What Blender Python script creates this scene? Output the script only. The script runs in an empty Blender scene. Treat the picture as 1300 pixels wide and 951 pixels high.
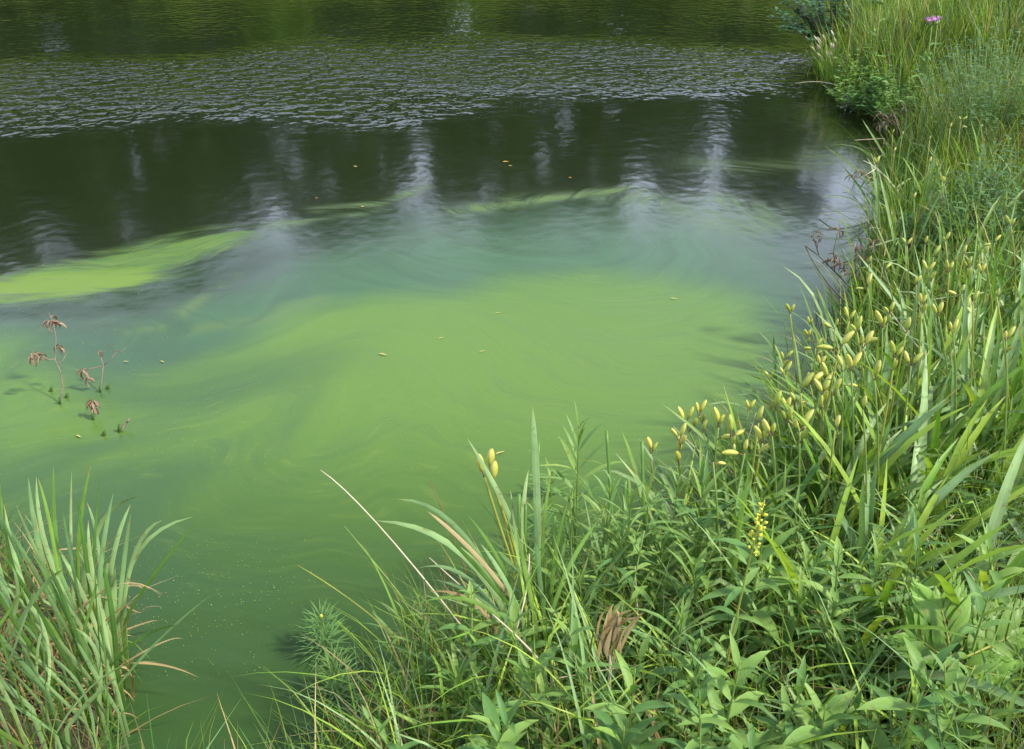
import bpy, math, random
import numpy as np
from mathutils import Vector, Matrix, Euler

random.seed(7)
rng = np.random.default_rng(11)
sc = bpy.context.scene
R = math.radians

# ------------------------------------------------------------------ camera, world, sun, exposure
CAM_H, PITCH, FPX = 2.0, R(25.0), 1303.0
cam_data = bpy.data.cameras.new('camera')
cam = bpy.data.objects.new('camera', cam_data)
sc.collection.objects.link(cam)
cam.location = (0, 0, CAM_H)
cam.rotation_euler = (math.pi / 2 - PITCH, 0, 0)
cam_data.sensor_width = 36.0
cam_data.lens = 36.0 * FPX / 1300.0
cam_data.shift_y = -45.0 / 1300.0
cam_data.clip_end = 1000
cam_data.clip_start = 0.05
sc.camera = cam

SUN_DIR = Vector((0.80, -0.22, 0.95)).normalized()
world = bpy.data.worlds.new('World')
sc.world = world
world.use_nodes = True
wn = world.node_tree
for n in list(wn.nodes):
    wn.nodes.remove(n)
w_out = wn.nodes.new('ShaderNodeOutputWorld')
w_bg = wn.nodes.new('ShaderNodeBackground')
w_sky = wn.nodes.new('ShaderNodeTexSky')
w_sky.sky_type = 'NISHITA'
w_sky.sun_disc = False
w_sky.sun_elevation = math.asin(SUN_DIR.z)
w_sky.sun_rotation = math.atan2(SUN_DIR.x, SUN_DIR.y)
w_sky.air_density = 1.0
w_sky.dust_density = 3.0
w_sky.ozone_density = 1.0
w_bg.inputs['Strength'].default_value = 0.118
# thin bright cloud spread over the whole sky
w_tc = wn.nodes.new('ShaderNodeTexCoord')
w_map = wn.nodes.new('ShaderNodeMapping'); w_map.inputs['Scale'].default_value = (1.0, 1.0, 2.2)
w_nz = wn.nodes.new('ShaderNodeTexNoise'); w_nz.inputs['Scale'].default_value = 2.6; w_nz.inputs['Detail'].default_value = 7.0; w_nz.inputs['Roughness'].default_value = 0.6
w_mr = wn.nodes.new('ShaderNodeMapRange'); w_mr.inputs[1].default_value = 0.34; w_mr.inputs[2].default_value = 0.66; w_mr.inputs[3].default_value = 0.35; w_mr.inputs[4].default_value = 0.95
w_mix = wn.nodes.new('ShaderNodeMix'); w_mix.data_type = 'RGBA'; 
w_sep = wn.nodes.new('ShaderNodeSeparateXYZ'); wn.links.new(w_tc.outputs['Generated'], w_sep.inputs[0])
w_el = wn.nodes.new('ShaderNodeMapRange'); w_el.inputs[1].default_value = 0.3; w_el.inputs[2].default_value = 0.9; w_el.inputs[3].default_value = 1.85; w_el.inputs[4].default_value = 0.28
wn.links.new(w_sep.outputs[2], w_el.inputs[0])
w_vm = wn.nodes.new('ShaderNodeVectorMath'); w_vm.operation = 'SCALE'; w_vm.inputs[0].default_value = (8.4, 9.6, 11.8)
wn.links.new(w_el.outputs[0], w_vm.inputs['Scale']); wn.links.new(w_vm.outputs[0], w_mix.inputs[7])
wn.links.new(w_tc.outputs['Generated'], w_map.inputs[0]); wn.links.new(w_map.outputs[0], w_nz.inputs['Vector'])
wn.links.new(w_nz.outputs[0], w_mr.inputs[0]); wn.links.new(w_mr.outputs[0], w_mix.inputs[0])
wn.links.new(w_sky.outputs[0], w_mix.inputs[6]); wn.links.new(w_mix.outputs[2], w_bg.inputs[0])
wn.links.new(w_bg.outputs[0], w_out.inputs[0])

sun_data = bpy.data.lights.new('sun', 'SUN')
sun_data.energy = 5.0
sun_data.angle = R(5.0)
sun_data.color = (1.0, 0.93, 0.79)
sun = bpy.data.objects.new('sun', sun_data)
sc.collection.objects.link(sun)
sun.rotation_euler = SUN_DIR.to_track_quat('Z', 'Y').to_euler()

sc.view_settings.view_transform = 'Standard'
sc.view_settings.look = 'None'
sc.view_settings.exposure = 0.42
sc.view_settings.gamma = 1.0
sc.cycles.max_bounces = 8
sc.cycles.transparent_max_bounces = 8

# ------------------------------------------------------------------ pixel helpers
CAM = np.array([0, 0, CAM_H])
FWD = np.array([0, math.cos(PITCH), -math.sin(PITCH)])
UP = np.array([0, math.sin(PITCH), math.cos(PITCH)])
RIGHT = np.array([1.0, 0, 0])


def ray(px, py):
    d = FWD + RIGHT * ((px - 650.0) / FPX) + UP * ((430.5 - py) / FPX)
    return d


def pt(px, py, depth):
    return CAM + ray(px, py) * depth


def wp(px, py):
    d = ray(px, py)
    t = -CAM_H / d[2]
    p = CAM + d * t
    return (p[0], p[1])


# ------------------------------------------------------------------ numpy noise
def _hash(ix, iy, seed):
    h = (ix.astype(np.int64) * 374761393 + iy.astype(np.int64) * 668265263 + seed * 1442695041) & 0x7fffffff
    h = ((h ^ (h >> 13)) * 1274126177) & 0x7fffffff
    h = h ^ (h >> 16)
    return (h & 0xffff) / 65535.0


def vnoise(x, y, seed=0):
    x = np.asarray(x, float); y = np.asarray(y, float)
    ix = np.floor(x); iy = np.floor(y)
    fx = x - ix; fy = y - iy
    fx = fx * fx * fx * (fx * (fx * 6 - 15) + 10); fy = fy * fy * fy * (fy * (fy * 6 - 15) + 10)
    a = _hash(ix, iy, seed); b = _hash(ix + 1, iy, seed)
    c = _hash(ix, iy + 1, seed); d = _hash(ix + 1, iy + 1, seed)
    return (a + (b - a) * fx) * (1 - fy) + (c + (d - c) * fx) * fy


def fbm(x, y, seed=0, o=3):
    s = 0; a = 0.5; t = 0
    for i in range(o):
        s = s + a * vnoise(x * 2 ** i, y * 2 ** i, seed + i * 17); t += a; a *= 0.5
    return s / t * 2 - 1


def smooth(a, b, x):
    t = np.clip((x - a) / (b - a), 0, 1)
    return t * t * (3 - 2 * t)


def sd_poly(x, y, poly):
    """signed distance, positive inside"""
    x = np.asarray(x, float); y = np.asarray(y, float)
    P = np.array(poly, float)
    best = np.full(x.shape, 1e18); inside = np.zeros(x.shape, bool)
    n = len(P)
    for i in range(n):
        a = P[i]; b = P[(i + 1) % n]
        e = b - a
        wx = x - a[0]; wy = y - a[1]
        t = np.clip((wx * e[0] + wy * e[1]) / max(e @ e, 1e-12), 0, 1)
        dx = wx - e[0] * t; dy = wy - e[1] * t
        best = np.minimum(best, dx * dx + dy * dy)
        c = ((a[1] > y) != (b[1] > y))
        if abs(e[1]) > 1e-12:
            xi = a[0] + (y - a[1]) / e[1] * e[0]
            inside ^= c & (x < xi)
    d = np.sqrt(best)
    return np.where(inside, d, -d)


def sd_line(x, y, pts):
    x = np.asarray(x, float); y = np.asarray(y, float)
    best = np.full(x.shape, 1e18)
    P = np.array(pts, float)
    for i in range(len(P) - 1):
        a = P[i]; e = P[i + 1] - a
        wx = x - a[0]; wy = y - a[1]
        t = np.clip((wx * e[0] + wy * e[1]) / max(e @ e, 1e-12), 0, 1)
        best = np.minimum(best, (wx - e[0] * t) ** 2 + (wy - e[1] * t) ** 2)
    return np.sqrt(best)


# ------------------------------------------------------------------ terrain
shore_px = [(450, 951), (510, 890), (590, 850), (690, 800), (800, 742), (900, 680), (985, 610), (1045, 540),
            (1085, 465), (1108, 390), (1122, 320), (1134, 260), (1146, 210), (1150, 178), (1142, 160), (1112, 146),
            (1082, 130), (1056, 113), (1043, 98), (1046, 78), (1052, 55), (1060, 30)]
POND = [wp(*p) for p in shore_px] + [(6.2, 17), (8.2, 21), (8, 25), (3, 27.3), (-5, 27), (-14, 27.5), (-21, 25), (-25, 16), (-24, 6),
                                     (-16, 2.2), (-7, 2.3), (-3.4, 2.75), (-2.2, 2.75), (-1.55, 2.62), (-1.2, 2.4), (-1.06, 2.1), (-1.0, 1.75),
                                     (-0.85, 1.45), (-0.66, 1.5)]


def land_d(x, y):
    d = -sd_poly(x, y, POND)
    return d + 0.05 * fbm(np.asarray(x) * 2.2, np.asarray(y) * 2.2, 5, 3)


def terrain(x, y):
    x = np.asarray(x, float); y = np.asarray(y, float)
    d = land_d(x, y)
    dl = np.maximum(d, 0)
    z = 0.30 * (1 - np.exp(-dl / 0.35)) + 0.11 * np.minimum(dl, 8)
    z = z + smooth(0, 0.5, dl) * 0.06 * fbm(x * 1.7, y * 1.7, 3, 3)
    far = smooth(18, 24, y)
    z = z + far * (1.0 * smooth(0, 4.0, dl) + 0.02 * np.minimum(dl, 60))
    return np.where(d > 0, z, np.maximum(d * 0.7, -0.6))


def at(px, py, h=0.0, tmax=45.0):
    """ground point under the spot where the ray through the pixel is h above the ground"""
    d = ray(px, py)
    t = np.arange(0.7, tmax, 0.012)
    X = CAM[0] + d[0] * t; Y = d[1] * t; Z = CAM_H + d[2] * t
    g = np.maximum(terrain(X, Y), -0.02)
    k = np.argmax(Z - g <= h)
    return np.array([X[k], Y[k], g[k]])


# ------------------------------------------------------------------ node helpers
def newmat(name):
    m = bpy.data.materials.new(name)
    m.use_nodes = True
    nt = m.node_tree
    for n in list(nt.nodes):
        nt.nodes.remove(n)
    return m, nt


def N(nt, kind, **kw):
    n = nt.nodes.new(kind)
    for k, v in kw.items():
        if k.startswith('i_'):
            key = k[2:]
            key = int(key) if key.isdigit() else key
            n.inputs[key].default_value = v
        else:
            setattr(n, k, v)
    return n


def col4(c):
    return (c[0], c[1], c[2], 1.0)


def mix_rgb(nt, fac, a, b, blend='MIX'):
    n = nt.nodes.new('ShaderNodeMix')
    n.data_type = 'RGBA'; n.blend_type = blend
    for sock, v in ((n.inputs[0], fac), (n.inputs[6], a), (n.inputs[7], b)):
        if isinstance(v, bpy.types.NodeSocket):
            nt.links.new(v, sock)
        elif isinstance(v, (tuple, list)):
            sock.default_value = col4(v)
        else:
            sock.default_value = v
    return n.outputs[2]


def math_n(nt, op, a, b=None, clamp=False):
    n = nt.nodes.new('ShaderNodeMath'); n.operation = op; n.use_clamp = clamp
    for i, v in enumerate((a, b)):
        if v is None:
            continue
        if isinstance(v, bpy.types.NodeSocket):
            nt.links.new(v, n.inputs[i])
        else:
            n.inputs[i].default_value = v
    return n.outputs[0]


def maprange(nt, v, a, b, c=0.0, d=1.0, smoothstep=True):
    n = nt.nodes.new('ShaderNodeMapRange')
    n.interpolation_type = 'SMOOTHSTEP' if smoothstep else 'LINEAR'
    nt.links.new(v, n.inputs[0])
    for i, q in enumerate((a, b, c, d)):
        n.inputs[1 + i].default_value = q
    return n.outputs[0]


def leaf_mat(name, ca, cb, tip=None, tip_at=0.85, transl=0.3, rough=0.42, stripes=0.25, attr=False, spec=0.27, spots=0.0):
    m, nt = newmat(name)
    out = N(nt, 'ShaderNodeOutputMaterial')
    bs = N(nt, 'ShaderNodeBsdfPrincipled')
    bs.inputs['Roughness'].default_value = rough
    bs.inputs['Specular IOR Level'].default_value = spec
    tr = N(nt, 'ShaderNodeBsdfTranslucent')
    mx = N(nt, 'ShaderNodeMixShader', i_0=transl)
    uv = N(nt, 'ShaderNodeUVMap')
    sep = N(nt, 'ShaderNodeSeparateXYZ')
    nt.links.new(uv.outputs[0], sep.inputs[0])
    if attr:
        at_ = N(nt, 'ShaderNodeAttribute', attribute_name='tint')
        c = at_.outputs['Color']
    else:
        oi = N(nt, 'ShaderNodeObjectInfo')
        c = mix_rgb(nt, oi.outputs['Random'], ca, cb)
    geo = N(nt, 'ShaderNodeTexCoord')
    nz = N(nt, 'ShaderNodeTexNoise', i_Scale=9.0, i_Detail=3.0)
    nt.links.new(geo.outputs['Object'], nz.inputs['Vector'])
    v = maprange(nt, nz.outputs[0], 0.3, 0.7, 0.72, 1.25)
    hs = N(nt, 'ShaderNodeHueSaturation'); nt.links.new(c, hs.inputs['Color']); nt.links.new(v, hs.inputs['Value'])
    c = hs.outputs[0]
    if stripes:
        sn = math_n(nt, 'SINE', math_n(nt, 'MULTIPLY', sep.outputs[0], 50.0))
        c = mix_rgb(nt, maprange(nt, sn, -1, 1, 0.0, stripes), c, (0.30, 0.42, 0.14), 'MIX')
        mid = math_n(nt, 'ABSOLUTE', math_n(nt, 'SUBTRACT', sep.outputs[0], 0.5))
        c = mix_rgb(nt, maprange(nt, mid, 0.0, 0.10, stripes * 1.3, 0.0), c, (0.42, 0.50, 0.26))
    if tip:
        tn = math_n(nt, 'ADD', sep.outputs[1], math_n(nt, 'MULTIPLY', math_n(nt, 'SUBTRACT', nz.outputs[0], 0.5), 0.5))
        c = mix_rgb(nt, maprange(nt, tn, tip_at, tip_at + 0.16), c, tip)
    if spots:
        n2 = N(nt, 'ShaderNodeTexNoise', i_Scale=60.0, i_Detail=2.0)
        nt.links.new(geo.outputs['Object'], n2.inputs['Vector'])
        c = mix_rgb(nt, maprange(nt, n2.outputs[0], 0.62, 0.72, 0.0, spots), c, (0.16, 0.10, 0.035))
    nt.links.new(c, bs.inputs['Base Color'])
    tc = mix_rgb(nt, 1.0, c, (1.05, 1.0, 0.35), 'MULTIPLY')
    hs2 = N(nt, 'ShaderNodeHueSaturation', i_Value=1.5); nt.links.new(tc, hs2.inputs['Color'])
    nt.links.new(hs2.outputs[0], tr.inputs['Color'])
    nt.links.new(bs.outputs[0], mx.inputs[1]); nt.links.new(tr.outputs[0], mx.inputs[2])
    nt.links.new(mx.outputs[0], out.inputs[0])
    return m


def plain_mat(name, ca, cb, scale=12.0, rough=0.7, bump=0.0, spec=0.3):
    m, nt = newmat(name)
    out = N(nt, 'ShaderNodeOutputMaterial')
    bs = N(nt, 'ShaderNodeBsdfPrincipled')
    bs.inputs['Roughness'].default_value = rough
    bs.inputs['Specular IOR Level'].default_value = spec
    tcx = N(nt, 'ShaderNodeTexCoord')
    nz = N(nt, 'ShaderNodeTexNoise', i_Scale=scale, i_Detail=4.0)
    nt.links.new(tcx.outputs['Object'], nz.inputs['Vector'])
    oi = N(nt, 'ShaderNodeObjectInfo')
    f = math_n(nt, 'ADD', maprange(nt, nz.outputs[0], 0.3, 0.7, 0.0, 0.7), math_n(nt, 'MULTIPLY', oi.outputs['Random'], 0.3))
    nt.links.new(mix_rgb(nt, f, ca, cb), bs.inputs['Base Color'])
    if bump:
        b = N(nt, 'ShaderNodeBump', i_Strength=bump, i_Distance=0.01)
        nt.links.new(nz.outputs[0], b.inputs['Height']); nt.links.new(b.outputs[0], bs.inputs['Normal'])
    nt.links.new(bs.outputs[0], out.inputs[0])
    return m


def pod_mat(name, *_, **__):
    m, nt = newmat(name)
    out = N(nt, 'ShaderNodeOutputMaterial'); bs = N(nt, 'ShaderNodeBsdfPrincipled')
    bs.inputs['Roughness'].default_value = 0.36; bs.inputs['Specular IOR Level'].default_value = 0.4
    oi = N(nt, 'ShaderNodeObjectInfo'); tcx = N(nt, 'ShaderNodeTexCoord')
    rmp = N(nt, 'ShaderNodeValToRGB')
    el = rmp.color_ramp.elements
    el[0].position = 0.0; el[0].color = (0.22, 0.30, 0.03, 1); el[1].position = 1.0; el[1].color = (0.50, 0.45, 0.10, 1)
    e = el.new(0.45); e.color = (0.30, 0.34, 0.03, 1)
    e = el.new(0.75); e.color = (0.44, 0.45, 0.07, 1)
    nt.links.new(oi.outputs['Random'], rmp.inputs[0])
    nz = N(nt, 'ShaderNodeTexNoise', i_Scale=90.0, i_Detail=3.0); nt.links.new(tcx.outputs['Object'], nz.inputs['Vector'])
    sp = N(nt, 'ShaderNodeSeparateXYZ'); nt.links.new(tcx.outputs['Object'], sp.inputs[0])
    c = mix_rgb(nt, maprange(nt, nz.outputs[0], 0.35, 0.65, 0.0, 0.35), rmp.outputs[0], (0.55, 0.52, 0.20))
    c = mix_rgb(nt, maprange(nt, sp.outputs[2], 0.030, 0.020, 0.0, 0.7), c, (0.16, 0.20, 0.03))
    c = mix_rgb(nt, maprange(nt, nz.outputs[0], 0.66, 0.74, 0.0, 0.7), c, (0.16, 0.08, 0.03))
    nt.links.new(c, bs.inputs['Base Color']); nt.links.new(bs.outputs[0], out.inputs[0])
    return m


M = {}
M['iris'] = leaf_mat('iris_leaf_green', (0.060, 0.165, 0.030), (0.18, 0.30, 0.05), tip=(0.30, 0.21, 0.06), tip_at=0.93, stripes=0.10, transl=0.30)
M['iris_pale'] = leaf_mat('iris_leaf_glaucous', (0.115, 0.235, 0.095), (0.26, 0.38, 0.16), tip=(0.32, 0.22, 0.08), tip_at=0.93, stripes=0.18, transl=0.22, spots=0.5)
M['grass'] = leaf_mat('grass_blades', None, None, attr=True, stripes=0.0, transl=0.32, rough=0.45)
M['broad'] = leaf_mat('broad_grass_leaf', (0.13, 0.29, 0.03), (0.32, 0.44, 0.06), tip=(0.34, 0.26, 0.10), tip_at=0.95, stripes=0.10, transl=0.32)
M['herb'] = leaf_mat('herb_leaf', (0.085, 0.215, 0.055), (0.23, 0.38, 0.085), stripes=0.07, transl=0.25, rough=0.5, spots=0.6, tip=(0.30, 0.26, 0.07), tip_at=0.98)
M['herb_dark'] = leaf_mat('small_leaf_dark', (0.05, 0.13, 0.055), (0.09, 0.18, 0.06), stripes=0.0, transl=0.22, rough=0.5)
M['feather'] = leaf_mat('feathery_leaf', (0.13, 0.28, 0.09), (0.25, 0.38, 0.09), stripes=0.0, transl=0.3)
M['bluegreen'] = leaf_mat('bluegreen_leaf', (0.055, 0.15, 0.07), (0.075, 0.18, 0.08), stripes=0.0, transl=0.25)
M['lobed'] = leaf_mat('lobed_leaf', (0.12, 0.25, 0.035), (0.17, 0.30, 0.06), stripes=0.05, transl=0.35, spots=0.5)
M['dry'] = leaf_mat('dry_leaf', (0.30, 0.20, 0.10), (0.42, 0.32, 0.18), stripes=0.1, transl=0.2, rough=0.7, spec=0.15)
M['deadbrown'] = leaf_mat('withered_leaf', (0.24, 0.14, 0.10), (0.42, 0.31, 0.25), stripes=0.0, transl=0.15, rough=0.7, spec=0.2)
M['deadgrey'] = leaf_mat('withered_grey_leaf', (0.13, 0.09, 0.07), (0.30, 0.25, 0.20), stripes=0.0, transl=0.15, rough=0.8, spec=0.1)
M['straw'] = plain_mat('pale_straw', (0.60, 0.54, 0.42), (0.42, 0.34, 0.22), 20)
M['stem'] = plain_mat('green_stem', (0.10, 0.19, 0.04), (0.20, 0.27, 0.06), 15, 0.45)
M['stemyellow'] = plain_mat('yellow_stem', (0.28, 0.30, 0.05), (0.20, 0.24, 0.05), 15, 0.45)
M['rush'] = plain_mat('rush_stem', (0.07, 0.17, 0.03), (0.11, 0.22, 0.04), 10, 0.4)
M['brownstem'] = plain_mat('brown_stem', (0.12, 0.065, 0.035), (0.20, 0.12, 0.07), 25)
M['twig'] = plain_mat('grey_twig', (0.23, 0.18, 0.15), (0.11, 0.08, 0.06), 30, 0.8)
M['wettwig'] = plain_mat('wet_twig', (0.03, 0.03, 0.015), (0.05, 0.06, 0.02), 30, 0.4)
M['moss'] = plain_mat('algae_coat', (0.02, 0.05, 0.008), (0.06, 0.12, 0.01), 40, 0.6)
M['pod'] = pod_mat('seed_pod', (0.34, 0.37, 0.040), (0.58, 0.54, 0.14), 45, 0.33, spec=0.5)
M['podbrown'] = plain_mat('seed_pod_tip', (0.13, 0.08, 0.03), (0.2, 0.12, 0.05), 60, 0.6)
M['yellow'] = plain_mat('yellow_flower', (0.55, 0.50, 0.04), (0.42, 0.44, 0.06), 60, 0.6)
M['purple'] = plain_mat('purple_flower', (0.55, 0.22, 0.48), (0.62, 0.36, 0.58), 60, 0.6)
M['bark'] = plain_mat('bark', (0.07, 0.055, 0.04), (0.15, 0.12, 0.09), 6, 0.9, 0.6)
M['orange'] = plain_mat('fallen_leaf_orange', (0.55, 0.28, 0.03), (0.50, 0.36, 0.08), 40, 0.6)
M['paleleaf'] = plain_mat('fallen_leaf_yellow', (0.42, 0.42, 0.10), (0.38, 0.30, 0.12), 40, 0.6)
M['duckweed'] = plain_mat('duckweed', (0.16, 0.26, 0.05), (0.34, 0.40, 0.12), 3, 0.5)
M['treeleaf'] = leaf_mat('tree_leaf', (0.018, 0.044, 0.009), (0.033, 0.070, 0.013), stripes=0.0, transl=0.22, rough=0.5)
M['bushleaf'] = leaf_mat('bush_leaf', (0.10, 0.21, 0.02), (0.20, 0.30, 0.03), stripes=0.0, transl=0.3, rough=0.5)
M['grey_seed'] = plain_mat('grey_seed_fluff', (0.42, 0.40, 0.36), (0.30, 0.27, 0.22), 60, 0.9)

# ------------------------------------------------------------------ mesh helpers
COL = sc.collection


class MB:
    def __init__(self):
        self.v = []; self.f = []; self.m = []; self.uv = []

    def add(self, verts, faces, mi=0, uvs=None):
        o = len(self.v)
        self.v += [tuple(map(float, p)) for p in verts]
        self.uv += uvs if uvs is not None else [(0.25, 0.5)] * len(verts)
        for f in faces:
            self.f.append(tuple(i + o for i in f)); self.m.append(mi)
        return self

    def tube(self, pts, rad, sides=5, mi=0, cap=True):
        pts = [np.asarray(p, float) for p in pts]
        n = len(pts)
        if not hasattr(rad, '__len__'):
            rad = [rad] * n
        vs = []; fs = []
        prev = None
        for i, p in enumerate(pts):
            t = pts[min(i + 1, n - 1)] - pts[max(i - 1, 0)]
            t = t / (np.linalg.norm(t) + 1e-12)
            if prev is None:
                a = np.array([1.0, 0, 0]) if abs(t[0]) < 0.8 else np.array([0, 1.0, 0])
            else:
                a = prev
            a = a - t * (a @ t); a = a / (np.linalg.norm(a) + 1e-12); prev = a
            b = np.cross(t, a)
            for k in range(sides):
                q = 2 * math.pi * k / sides
                vs.append(p + rad[i] * (math.cos(q) * a + math.sin(q) * b))
        for i in range(n - 1):
            for k in range(sides):
                k2 = (k + 1) % sides
                fs.append((i * sides + k, i * sides + k2, (i + 1) * sides + k2, (i + 1) * sides + k))
        if cap:
            fs.append(tuple(range(sides))[::-1]); fs.append(tuple((n - 1) * sides + k for k in range(sides)))
        return self.add(vs, fs, mi, [(0.25, i / max(n - 1, 1)) for i in range(n) for k in range(sides)])

    def ribbon(self, pts, side, width, prof, fold=0.15, mi=0):
        """pts spine; side: vector(s) giving the width direction; prof(v)->0..1"""
        pts = [np.asarray(p, float) for p in pts]
        n = len(pts); vs = []; uv = []; fs = []
        for i, p in enumerate(pts):
            t = pts[min(i + 1, n - 1)] - pts[max(i - 1, 0)]
            t = t / (np.linalg.norm(t) + 1e-12)
            s = np.asarray(side(i / (n - 1)) if callable(side) else side, float)
            s = s - t * (s @ t); s = s / (np.linalg.norm(s) + 1e-12)
            nrm = np.cross(t, s)
            w = 0.5 * width * prof(i / (n - 1))
            vs += [p - s * w + nrm * w * fold * 2, p, p + s * w + nrm * w * fold * 2]
            v = i / (n - 1)
            uv += [(0, v), (0.5, v), (1, v)]
        for i in range(n - 1):
            a = i * 3
            fs += [(a, a + 1, a + 4, a + 3), (a + 1, a + 2, a + 5, a + 4)]
        return self.add(vs, fs, mi, uv)

    def mesh(self, name, mats, smooth_=True):
        me = bpy.data.meshes.new(name)
        me.from_pydata(self.v, [], self.f)
        for m in mats:
            me.materials.append(M[m] if isinstance(m, str) else m)
        me.polygons.foreach_set('material_index', self.m)
        me.polygons.foreach_set('use_smooth', [smooth_] * len(self.f))
        ul = me.uv_layers.new(name='UVMap')
        li = np.empty(len(me.loops), np.int32); me.loops.foreach_get('vertex_index', li)
        ul.data.foreach_set('uv', np.array(self.uv, np.float32)[li].ravel())
        me.update()
        return me


def obj(name, me, parent=None, mat=None):
    o = bpy.data.objects.new(name, me)
    COL.objects.link(o)
    if parent is not None:
        o.parent = parent
    if mat is not None:
        o.matrix_local = mat
    return o


def tag(o, label, cat, group=None, kind=None):
    o['label'] = label
    if cat:
        o['category'] = cat
    if group:
        o['group'] = group
    if kind:
        o['kind'] = kind
    return o


def thing(name, loc, label, cat, group=None, rz=0.0):
    o = bpy.data.objects.new(name, None)
    o.empty_display_size = 0.05
    COL.objects.link(o)
    o.location = loc; o.rotation_euler = (0, 0, rz)
    return tag(o, label, cat, group)


def bez(a, b, c, n):
    a, b, c = (np.asarray(q, float) for q in (a, b, c))
    return [(1 - t) ** 2 * a + 2 * t * (1 - t) * b + t * t * c for t in np.linspace(0, 1, n)]


def sword(v):
    return (0.75 + 0.5 * v - 0.25 * v * v) * (1 - v ** 5) ** 0.8 if v < 1 else 0.02


def lance(v):
    return max(0.04, (math.sin(math.pi * min(v, 1) ** 0.75)) ** 0.85)


def blade_prof(v):
    return max(0.03, (1 - v ** 2.2))


def arc_spine(length, tilt, bend, n=8, lat=0.0, kink=None):
    """spine in the xz plane leaning to +x; bend total angle along it"""
    p = np.zeros(3); pts = [p.copy()]
    for i in range(n - 1):
        v = (i + 0.5) / (n - 1)
        a = tilt + bend * v ** 1.6
        if kink and v > kink[0]:
            a += kink[1]
        p = p + length / (n - 1) * np.array([math.sin(a), lat * math.sin(v * 3), math.cos(a)])
        pts.append(p.copy())
    return pts


# leaf pools: unit meshes shared by many leaves
iris_pool = []
for mkey in ('iris', 'iris_pale'):
    pool = []
    for i in range(12):
        L = 0.72
        bend = random.choice([0.15, 0.3, 0.45, 0.8, 1.3]) * random.uniform(0.7, 1.2)
        kink = (random.uniform(0.5, 0.8), random.uniform(0.9, 1.7)) if i in (5, 10) else None
        tw = random.uniform(-0.9, 0.9)
        sidef = (lambda tw: (lambda v: (math.sin(tw * v) * 0.9, math.cos(tw * v), 0.0)))(tw)
        mb = MB().ribbon(arc_spine(L, 0.0, bend, 8, random.uniform(-0.1, 0.1), kink), sidef, random.uniform(0.017, 0.026), sword, 0.14)
        pool.append(mb.mesh('iris_leaf', [mkey]))
    iris_pool.append(pool)
dry_pool = []
for i in range(5):
    mb = MB().ribbon(arc_spine(0.5, 0, random.uniform(0.8, 2.2), 8, 0.15), (0, 1, 0), 0.012, blade_prof, 0.3)
    dry_pool.append(mb.mesh('dry_leaf', ['dry']))
herb_pool = []
for i in range(6):
    mb = MB().ribbon(arc_spine(0.085, 1.0, random.uniform(0.2, 1.1), 6), (0, 1, 0), random.uniform(0.016, 0.024), lance, 0.22)
    herb_pool.append(mb.mesh('herb_leaf', ['herb']))
narrow_pool = []
for i in range(4):
    mb = MB().ribbon(arc_spine(0.075, 0.75, random.uniform(0.1, 0.9), 5), (0, 1, 0), 0.0075, lance, 0.2)
    narrow_pool.append(mb.mesh('narrow_leaf', ['feather']))


def pod_mesh(k):
    mb = MB()
    L = [0.046, 0.052, 0.040, 0.056][k]; r = [0.0095, 0.0105, 0.0095, 0.011][k]
    prof = [(0, .25), (.12, .72), (.35, 1.0), (.62, .98), (.85, .66), (.97, .28), (1.04, .08)]
    vs = []; fs = []; S = 9
    for (v, q) in prof:
        for j in range(S):
            a = 2 * math.pi * j / S
            rr = 0.88 * r * q * (1.0 + 0.17 * math.cos(3 * a))
            vs.append((rr * math.cos(a) + 0.004 * k * v * v, rr * math.sin(a), 0.022 + L * v))
    for i in range(len(prof) - 1):
        for j in range(S):
            fs.append((i * S + j, i * S + (j + 1) % S, (i + 1) * S + (j + 1) % S, (i + 1) * S + j))
    mb.add(vs, fs, 0)
    mb.m[-S:] = [2] * S
    mb.tube([(0, 0, 0), (0.001, 0, 0.012), (0, 0, 0.025)], [0.0022, 0.002, 0.0032], 5, 1)
    return mb.mesh('seed_pod', ['pod', 'brownstem', 'podbrown'])


pod_pool = [pod_mesh(k) for k in range(4)]


def rotm(yaw, tilt, s=1.0, loc=(0, 0, 0)):
    return Matrix.Translation(loc) @ Euler((0, tilt, yaw), 'XYZ').to_matrix().to_4x4() @ Matrix.Scale(s, 4)


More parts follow.
